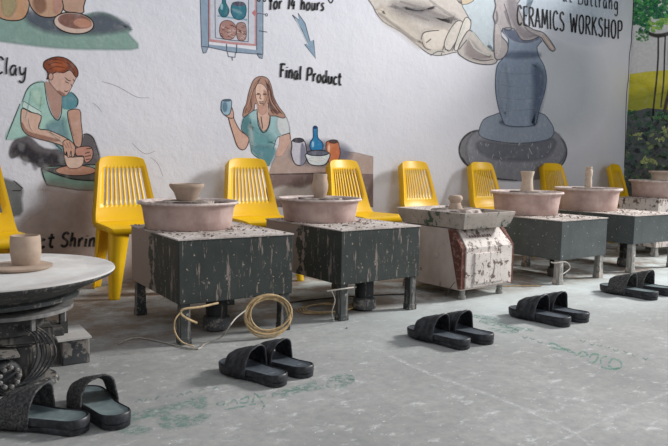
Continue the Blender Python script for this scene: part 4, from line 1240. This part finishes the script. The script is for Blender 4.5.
# ------------------------------------------------------------------ yellow plastic chairs
def make_chair():
    root = thing('plastic_chair', '', 'chair', (0, 0, 0))
    # backrest: slotted shell, a tall trapezoid with rounded top corners
    NS = 10
    us = [-1.0, -.93]
    lo_, hi_ = -.76, .76
    cells = [('flange', -1, -.93), ('solid', -.93, lo_)]
    st = (hi_ - lo_) / (2 * NS - 1)
    for i in range(2 * NS - 1):
        pitch = (hi_ - lo_) / (NS - .6)
        a0 = lo_ + (i // 2) * pitch + (0 if i % 2 == 0 else .4 * pitch)
        cells.append(('slot' if i % 2 == 0 else 'bar', a0, a0 + (.4 if i % 2 == 0 else .6) * pitch))
    cells += [('solid', hi_, .93), ('flange', .93, 1)]
    ub = [c[1] for c in cells] + [1]
    vb = [0, .06, .14, .22, .26] + [.26 + .56 * i / 6 for i in range(1, 7)] + [.86, .90, .94, .97, .985, 1.0]

    def S(u, v):
        # width at height v
        hw = .214 - .066 * v
        if v > .84: hw *= 1 - .05 * ((v - .84) / .16) ** 4
        z_ = .435 + .445 * v
        if v > .84: z_ -= .016 * abs(u) ** 5 * ((v - .84) / .16)
        y_ = .175 + .115 * v ** 1.2 + .030 * (1 - u * u)
        if v < .2: y_ -= .035 * (1 - v / .2) ** 2
        if .24 <= v <= .95: y_ += .0
        return Vector((u * hw, y_, z_))
    g = MB()
    idx = {}
    for i, u in enumerate(ub):
        for j, v in enumerate(vb):
            idx[i, j] = len(g.v); g.v.append(tuple(S(u, v)))
    for i, (kind, a, b_) in enumerate(cells):
        for j in range(len(vb) - 1):
            if kind == 'slot' and vb[j] >= .259 and vb[j + 1] <= .825: continue
            g.f.append([idx[i, j], idx[i + 1, j], idx[i + 1, j + 1], idx[i, j + 1]]); g.mi.append(0)
    # side flanges folding back
    for sgn, col_ in ((-1, 0), (1, len(ub) - 1)):
        base = len(g.v)
        for j, v in enumerate(vb):
            p = S(sgn, v)
            k = min(1, (1 - v) * 8 + .15)
            g.v.append((p.x + sgn * .010 * k, p.y + .050 * k, p.z - .004))
        for j in range(len(vb) - 1):
            g.f.append([idx[col_, j], base + j, base + j + 1, idx[col_, j + 1]]); g.mi.append(0)
    o = g.build('backrest', MAT['yellow'], root, smooth=True)
    md = o.modifiers.new('thickness', 'SOLIDIFY'); md.thickness = .004; md.offset = 0
    # ribs between slots on the crest
    # seat: dished slab with a row of small slots at its front
    g = MB()
    nx, ny = 14, 12
    idx = {}
    for i in range(nx + 1):
        for j in range(ny + 1):
            u = -1 + 2 * i / nx; v = j / ny
            hw = .215 + .008 * (1 - v)
            if v < .1: hw -= .02 * (1 - v / .1) ** 2
            z_ = .448 - .020 * (1 - u * u) * math.sin(PI * min(1, v * 1.1)) - .0
            if v > .86: z_ += .0
            if v < .12: z_ -= .012 * (1 - v / .12) ** 2
            idx[i, j] = len(g.v)
            g.v.append((u * hw, -.225 + .415 * v, z_))
    for i in range(nx):
        for j in range(ny):
            if j == 2 and 2 <= i <= 11 and i % 2 == 0: continue
            g.f.append([idx[i, j], idx[i + 1, j], idx[i + 1, j + 1], idx[i, j + 1]]); g.mi.append(0)
    # apron
    ring = [(i, 0) for i in range(nx + 1)] + [(nx, j) for j in range(1, ny + 1)] + [(i, ny) for i in range(nx - 1, -1, -1)] + [(0, j) for j in range(ny - 1, 0, -1)]
    base = len(g.v)
    for (i, j) in ring:
        x, y, z_ = g.v[idx[i, j]]
        g.v.append((x * 1.03, y + (-.006 if j == 0 else 0), z_ - .034))
    m = len(ring)
    for a in range(m):
        b_ = (a + 1) % m
        g.f.append([idx[ring[a]], idx[ring[b_]], base + b_, base + a]); g.mi.append(0)
    o = g.build('seat', MAT['yellow'], root, smooth=True)
    md = o.modifiers.new('thickness', 'SOLIDIFY'); md.thickness = .005; md.offset = -1
    # legs: tapering channels
    for sx in (-1, 1):
        for fy in (-1, 1):
            g = MB()
            top = (sx * .205, -.215 if fy < 0 else .195)
            bot = (sx * .225, -.235 if fy < 0 else .235)
            wt, wb = .105, .056
            vs = []
            for (cx, cy), w_, z_ in ((bot, wb, 0.0), (bot, wb, .012), (top, wt, .40), (top, wt, .43)):
                vs += [(cx - sx * w_, cy, z_), (cx - sx * w_ * .5, cy + fy * .006, z_), (cx - sx * .008, cy + fy * .002, z_), (cx, cy - fy * .008, z_), (cx + sx * .003, cy - fy * w_ * .5, z_), (cx, cy - fy * w_, z_)]
            for L in range(3):
                for k in range(5):
                    g.f.append([L * 6 + k, L * 6 + k + 1, L * 6 + 7 + k, L * 6 + 6 + k]); g.mi.append(0)
            g.v = vs
            o = g.build('leg', MAT['yellow'], root, smooth=True)
            md = o.modifiers.new('thickness', 'SOLIDIFY'); md.thickness = .006; md.offset = -1
    return root


ch = make_chair()
spots = [  # x, y, turn, label
    (.33, 3.90, .10, 'yellow plastic chair at the left edge, behind the pale round disc'),
    (1.255, 4.30, 0.0, 'yellow plastic chair between the round disc and the cabled green box'),
    (2.19, 4.32, -.05, 'yellow plastic chair below the painted woman with the cup'),
    (3.11, 4.30, .12, 'yellow plastic chair right of the clay vase, its seat showing'),
    (3.87, 4.32, .05, 'yellow plastic chair directly behind the white machine'),
    (4.73, 4.34, .05, 'yellow plastic chair at the left end of the painted turntable'),
    (5.76, 4.34, .0, 'yellow plastic chair between the two slate boxes, right of the clay cup'),
    (6.88, 4.32, .25, 'yellow plastic chair turned sideways beside the end wall landscape'),
]
for i, (x, y, a, lb) in enumerate(spots):
    o = ch if i == 0 else copy_tree(ch)
    o.location = (x, y, 0); o.rotation_euler.z = a
    o['label'] = lb
    o['group'] = 'yellow plastic chairs along the back wall'


# ------------------------------------------------------------------ slippers
def make_slipper(dusty=False, side=1):
    root = thing('rubber_slipper', '', 'slipper', (0, 0, 0))
    L = .285

    def hw(t):      # half width, t 0 heel .. 1 toe
        if t <= 0 or t >= 1: return 0
        w_ = .0385 + .0125 * (.5 - .5 * math.cos(PI * min(1, max(0, (t - .25) / .45))))
        if t < .15: w_ *= math.sqrt(max(0, 1 - ((.15 - t) / .15) ** 2.3))
        if t > .78: w_ *= math.sqrt(max(0, 1 - ((t - .78) / .22) ** 2.3))
        return w_
    ts = [.15 * (1 - math.cos(PI / 2 * k / 9)) for k in range(10)] + [.22, .3, .4, .5, .6, .7] + [.78 + .22 * math.sin(PI / 2 * k / 10) for k in range(11)]
    outl = [(hw(t) if 0 < t < 1 else .0, (t) * L) for t in ts]
    outl = [(max(w_, 0), y) for w_, y in outl]
    right = outl; left = [(-w_, y) for w_, y in reversed(outl[1:-1])]
    loop = right + left
    bend = lambda y: side * .006 * math.sin(PI * y / L)
    cy = L * .5

    def ring(scale_in, z):
        out = []
        for x, y in loop:
            r = math.hypot(x, (y - cy))
            k = (r - scale_in) / r
            zz = z(y) if callable(z) else z
            out.append((x * k + bend(y), cy + (y - cy) * k, zz))
        return out
    toe = lambda y: .010 * max(0, (y / L - .72) / .28) ** 2
    heelrise = lambda y: .004 * max(0, 1 - y / (.3 * L))
    rings = [ring(.006, lambda y: toe(y)), ring(.001, lambda y: .003 + toe(y)), ring(.0, lambda y: .015 + toe(y) * .6), ring(.003, lambda y: .0165 + toe(y) * .6), ring(.003, lambda y: .0185 + toe(y) * .6), ring(-.001, lambda y: .020 + toe(y) * .6),
             ring(-.0015, lambda y: .036 + heelrise(y)), ring(.002, lambda y: .040 + heelrise(y)), ring(.006, lambda y: .0385 + heelrise(y)), ring(.010, lambda y: .035)]
    g = MB(); n_ = len(loop)
    for r_ in rings: g.v += r_
    for a in range(len(rings) - 1):
        for i in range(n_):
            j = (i + 1) % n_
            g.f.append([a * n_ + i, a * n_ + j, (a + 1) * n_ + j, (a + 1) * n_ + i]); g.mi.append(0)
    g.f.append([i for i in reversed(range(n_))]); g.mi.append(0)
    q = (len(rings) - 1) * n_
    g.f.append([q + i for i in range(n_)]); g.mi.append(0)
    g.build('sole', MAT['rubber'], root, smooth=True)
    g = MB()
    r_ = ring(.0085, lambda y: .0375 + heelrise(y)); g.v += r_
    g.v += ring(.022, lambda y: .0355)
    for i in range(n_):
        j = (i + 1) % n_
        g.f.append([i, j, n_ + j, n_ + i]); g.mi.append(0)
    g.f.append([n_ + i for i in range(n_)]); g.mi.append(0)
    fb = g.build('footbed', MAT['footbed_dusty' if dusty else 'footbed'], root, smooth=True)
    fb['label'] = 'worn grey-blue footbed'
    # small pale maker's mark on the heel
    if not dusty:
        g = MB()
        for k in range(3):
            g.box(-.010 + k * .007, -.0055 + k * .007, .050, .056, .0362, .0372)
        g.build('heel_mark', simple('heel_mark_grey', rgb(150, 156, 162), rgb(130, 134, 140)), fb)
    # strap
    g = MB()
    na, nl = 30, 24
    for j in range(nl + 1):
        v = j / nl
        for i in range(na + 1):
            a = PI * i / na
            yy = L * (.47 + .30 * v)
            # the rear lip of the band stands taller and curves back at the top
            yy -= .012 * math.sin(a) * (1 - v)
            w_ = hw(min(.95, yy / L)) + .006
            hh = .116 - .032 * v
            zz = .012 + (hh - .012) * max(0, math.sin(a)) ** .72
            x = -w_ * math.copysign(abs(math.cos(a)) ** .8, math.cos(a))
            # woven diamond relief
            d = .0030 * (abs(math.sin(v * 9.4 + i * .24)) * 1.5 + abs(math.sin(v * 6 - i * .5)) * .5 - 1)
            nx_ = -math.cos(a); nz_ = math.sin(a)
            g.v.append((x + bend(yy) + nx_ * d, yy, zz + nz_ * d))
    for j in range(nl):
        for i in range(na):
            o_ = j * (na + 1) + i
            g.f.append([o_, o_ + 1, o_ + na + 2, o_ + na + 1]); g.mi.append(0)
    o = g.build('strap', MAT['rubber_dusty' if dusty else 'rubber'], root, smooth=True)
    md = o.modifiers.new('thickness', 'SOLIDIFY'); md.thickness = .0055; md.offset = 0
    return root


protos = {(False, 1): make_slipper(False, 1)}
used = set()


def slipper(heel_px, toe_dir, sc_, label, dusty=False, side=1):
    key = (dusty, side)
    if key not in protos: protos[key] = make_slipper(dusty, side)
    p = at_z(heel_px[0], heel_px[1], 0)
    o = protos[key] if key not in used else copy_tree(protos[key])
    used.add(key)
    o.location = (p.x, p.y, 0)
    o.rotation_euler.z = toe_dir
    o.scale = (sc_ * 1.0, sc_, sc_ * .95)
    o['label'] = label
    o['group'] = 'black slippers lined up on the floor'
    return o


slipper((87, 433), math.radians(44), 1.28, 'left slipper of the dusty pair nearest the camera, cut by the left edge', True, 1)
slipper((122, 430), math.radians(8), 1.26, 'right slipper of the dusty pair nearest the camera, below the round disc', True, -1)
slipper((284, 387), math.radians(19), 1.2, 'left slipper of the pair in front of the coiled tan cable', False, 1)
slipper((310.5, 378), math.radians(16), 1.2, 'right slipper of the pair in front of the coiled tan cable', False, -1)
slipper((468, 350), math.radians(9), 1.26, 'left slipper of the pair in front of the white machine', False, 1)
slipper((491.5, 345), math.radians(5), 1.26, 'right slipper of the pair in front of the white machine', False, -1)
slipper((569, 327.5), math.radians(5), 1.33, 'left slipper of the pair in front of the nearer slate box', False, 1)
slipper((587.5, 323), math.radians(2), 1.33, 'right slipper of the pair in front of the nearer slate box', False, -1)
slipper((657, 300.5), math.radians(4), 1.38, 'left slipper of the dusty pair near the right edge', True, 1)
slipper((675, 296.5), math.radians(2), 1.38, 'right slipper of the dusty pair, heel cut by the right edge', True, -1)

# ------------------------------------------------------------------ cables and small clutter
# tan coil standing against the front right leg of the first box
cc = at_y(269, 311, 2.84)
cc.z = .108
pts = []
e1 = Vector((.86, -.12, 0)).normalized(); e2 = Vector((.05, .22, 1)).normalized()
turns = 7
rnd = random.Random(21)
for k in range(turns * 14):
    a = k / 14 * 2 * PI
    tt = k // 14
    ra = .118 + .009 * math.sin(tt * 2.1) - .004 * (tt % 3); rb = .090 + .008 * math.cos(tt * 1.7)
    p = cc + e1 * (ra * math.cos(a) + .006 * math.sin(tt * 3)) + e2 * (rb * math.sin(a) + .004 * tt - .008) + e1.cross(e2) * (.004 * math.sin(tt * 2.3 + a) + .003 * tt - .008)
    p.z = max(p.z, .006)
    pts.append(p)
tag(MB().tube(pts, .0042, 6, smooth=2).build('cable_coil', MAT['tan_cable'], smooth=True), 'tan cable coil leaning on a leg of the cabled green box', 'cable')
g = MB()
g.tube([at_y(246, 310, 2.83), at_y(236, 318, 2.8), at_y(229, 327, 2.76), Vector((*at_z(222, 337, .004).to_2d(), .006)), Vector((*at_z(205, 344, .004).to_2d(), .005)), Vector((*at_z(192, 349, .004).to_2d(), .005)), Vector((*at_z(140, 338, .004).to_2d(), .005)), Vector((*at_z(118, 344, .004).to_2d(), .005))], .0035, 6)
tag(g.build('white_lead', MAT['white_cable'], smooth=True), 'thin pale lead running from the tan coil over the floor to the left', 'cable')
# pale cable hooked round the front left leg
g = MB()
g.tube([at_y(218, 303, 2.9), at_y(200, 307, 2.87), at_y(184, 309, 2.865), at_y(181, 313, 2.87), at_y(186, 318, 2.868), at_y(197, 323, 2.868)], .0055, 6)
g.tube([at_y(181, 312, 2.87), at_y(175, 320, 2.86), at_y(175, 332, 2.86), at_y(182, 342, 2.85), Vector((*at_z(194, 347, .004).to_2d(), .006))], .0035, 6)
tag(g.build('hooked_cable', MAT['tan_cable'], smooth=True), 'pale cable hooked round the front left leg of the cabled green box', 'cable')
# cords below the second box
g = MB()
g.tube([at_y(327, 291, 2.9), at_y(335, 290, 2.885), at_y(349, 288, 2.89), at_y(356, 287, 3.0)], .004, 6)
g.tube([at_y(331, 290, 2.9), at_y(335, 300, 2.89), at_y(332, 312, 2.89), Vector((*at_z(334, 322, .004).to_2d(), .006))], .003, 6)
tag(g.build('hooked_cable', MAT['white_cable'], smooth=True), 'white cord wound on the front leg of the box carrying the vase', 'cable')
g = MB()
for k in range(4):
    pts = []
    for i in range(20):
        a = 2 * PI * i / 20
        pts.append((2.02 + .15 * math.cos(a) + .012 * k, 3.22 + .11 * math.sin(a) - .01 * k, .006 + .004 * k))
    g.tube(pts, .0035, 5, closed=True, smooth=2)
tag(g.build('cable_coil', MAT['tan_cable'], smooth=True), 'flat tan cable coil on the floor beneath the box carrying the vase', 'cable')
g = MB().tube([(1.72, 3.45, .26), (1.80, 3.46, .12), (1.9, 3.48, .01), (2.1, 3.46, .008), (2.35, 3.42, .01), (2.60, 3.36, .008), (2.78, 3.30, .008)], .005, 6)
tag(g.build('black_cable', MAT['black_cable'], smooth=True), 'dark cable trailing under the box carrying the vase', 'cable')
g = MB()
for k in range(5):
    pts = []
    for i in range(20):
        a = 2 * PI * i / 20
        pts.append((4.28 + .13 * math.cos(a) + .01 * k, 4.0 + .10 * math.sin(a), .006 + .006 * k))
    g.tube(pts, .005, 5, closed=True, smooth=2)
tag(g.build('cable_coil', simple('yellow_cable', rgb(214, 190, 96), rgb(186, 160, 80)), smooth=True), 'yellowish cable coil on the floor behind the nearer slate box', 'cable')
g = MB().tube([at_y(551, 262, 3.04), at_y(555, 263, 3.02), at_y(566, 262, 3.01), at_y(570, 268, 3.01), at_y(563, 274, 3.0)], .0045, 6)
tag(g.build('hooked_cable', MAT['white_cable'], smooth=True), 'pale cord round the front leg of the nearer slate box', 'cable')
g = MB()
a_ = at_z(503, 286.5, .004); b_ = at_z(541, 286, .004)
g.tube([(a_.x, a_.y, .005), ((a_.x + b_.x) / 2, (a_.y + b_.y) / 2 + .01, .006), (b_.x, b_.y, .005)], .0045, 6)
tag(g.build('bamboo_stick', MAT['tan_cable'], smooth=True), 'thin pale stick on the floor before the nearer slate box', 'stick')
g = MB()
g.tube([at_y(455, 282, 2.98), at_y(449, 290, 2.98), Vector((*at_z(446, 297, 0).to_2d(), .004))], .0035, 5)
tag(g.build('wire_stub', MAT['black_cable'], smooth=True), 'short dark wire poking out under the white machine', 'wire')
# fallen crumbs on the floor
for x, y, s_, lb in ((39, 371, .006, 'dark clay crumb on the floor behind the leftmost slipper strap'), (347, 328.5, .006, 'dark clay crumb on the floor before the front leg of the vase box'), (53, 375, .007, 'dark clay crumb on the floor between the nearest slipper pair')):
    p = at_z(x, y, 0)
    g = MB().lathe([(s_ * .8, 0), (s_, s_ * .4), (s_ * .6, s_), (.0001, s_ * 1.1)], 8, (0, 0, 0), .1, int(x))
    tag(g.build('clay_crumb', MAT['slip'], loc=(p.x, p.y, 0)), lb, 'crumb')

# ------------------------------------------------------------------ light
def area(name, loc, target, size, power, col):
    l = bpy.data.lights.new(name, 'AREA')
    l.shape = 'RECTANGLE'; l.size = size[0]; l.size_y = size[1]
    l.energy = power; l.color = col
    o = bpy.data.objects.new(name, l); C.objects.link(o)
    o.location = loc
    d = Vector(target) - Vector(loc)
    o.rotation_euler = d.to_track_quat('-Z', 'Y').to_euler()
    return o


area('daylight_opening', (12.0, .6, 5.8), (3.2, 3.4, .3), (2.2, 1.8), 1500, (1.0, .99, .97))
area('front_opening', (3.6, -2.2, 2.6), (3.4, 4.7, .8), (3.0, 1.8), 60, (.96, .98, 1.0))
wd = bpy.data.worlds.new('world'); sc.world = wd
wd.use_nodes = True
bg = wd.node_tree.nodes['Background']
bg.inputs[0].default_value = (.94, .96, 1.0, 1)
bg.inputs[1].default_value = .37

sc.view_settings.view_transform = 'Standard'
sc.view_settings.look = 'None'
sc.view_settings.gamma = 1
sc.view_settings.use_curve_mapping = False
sc.view_settings.exposure = 0
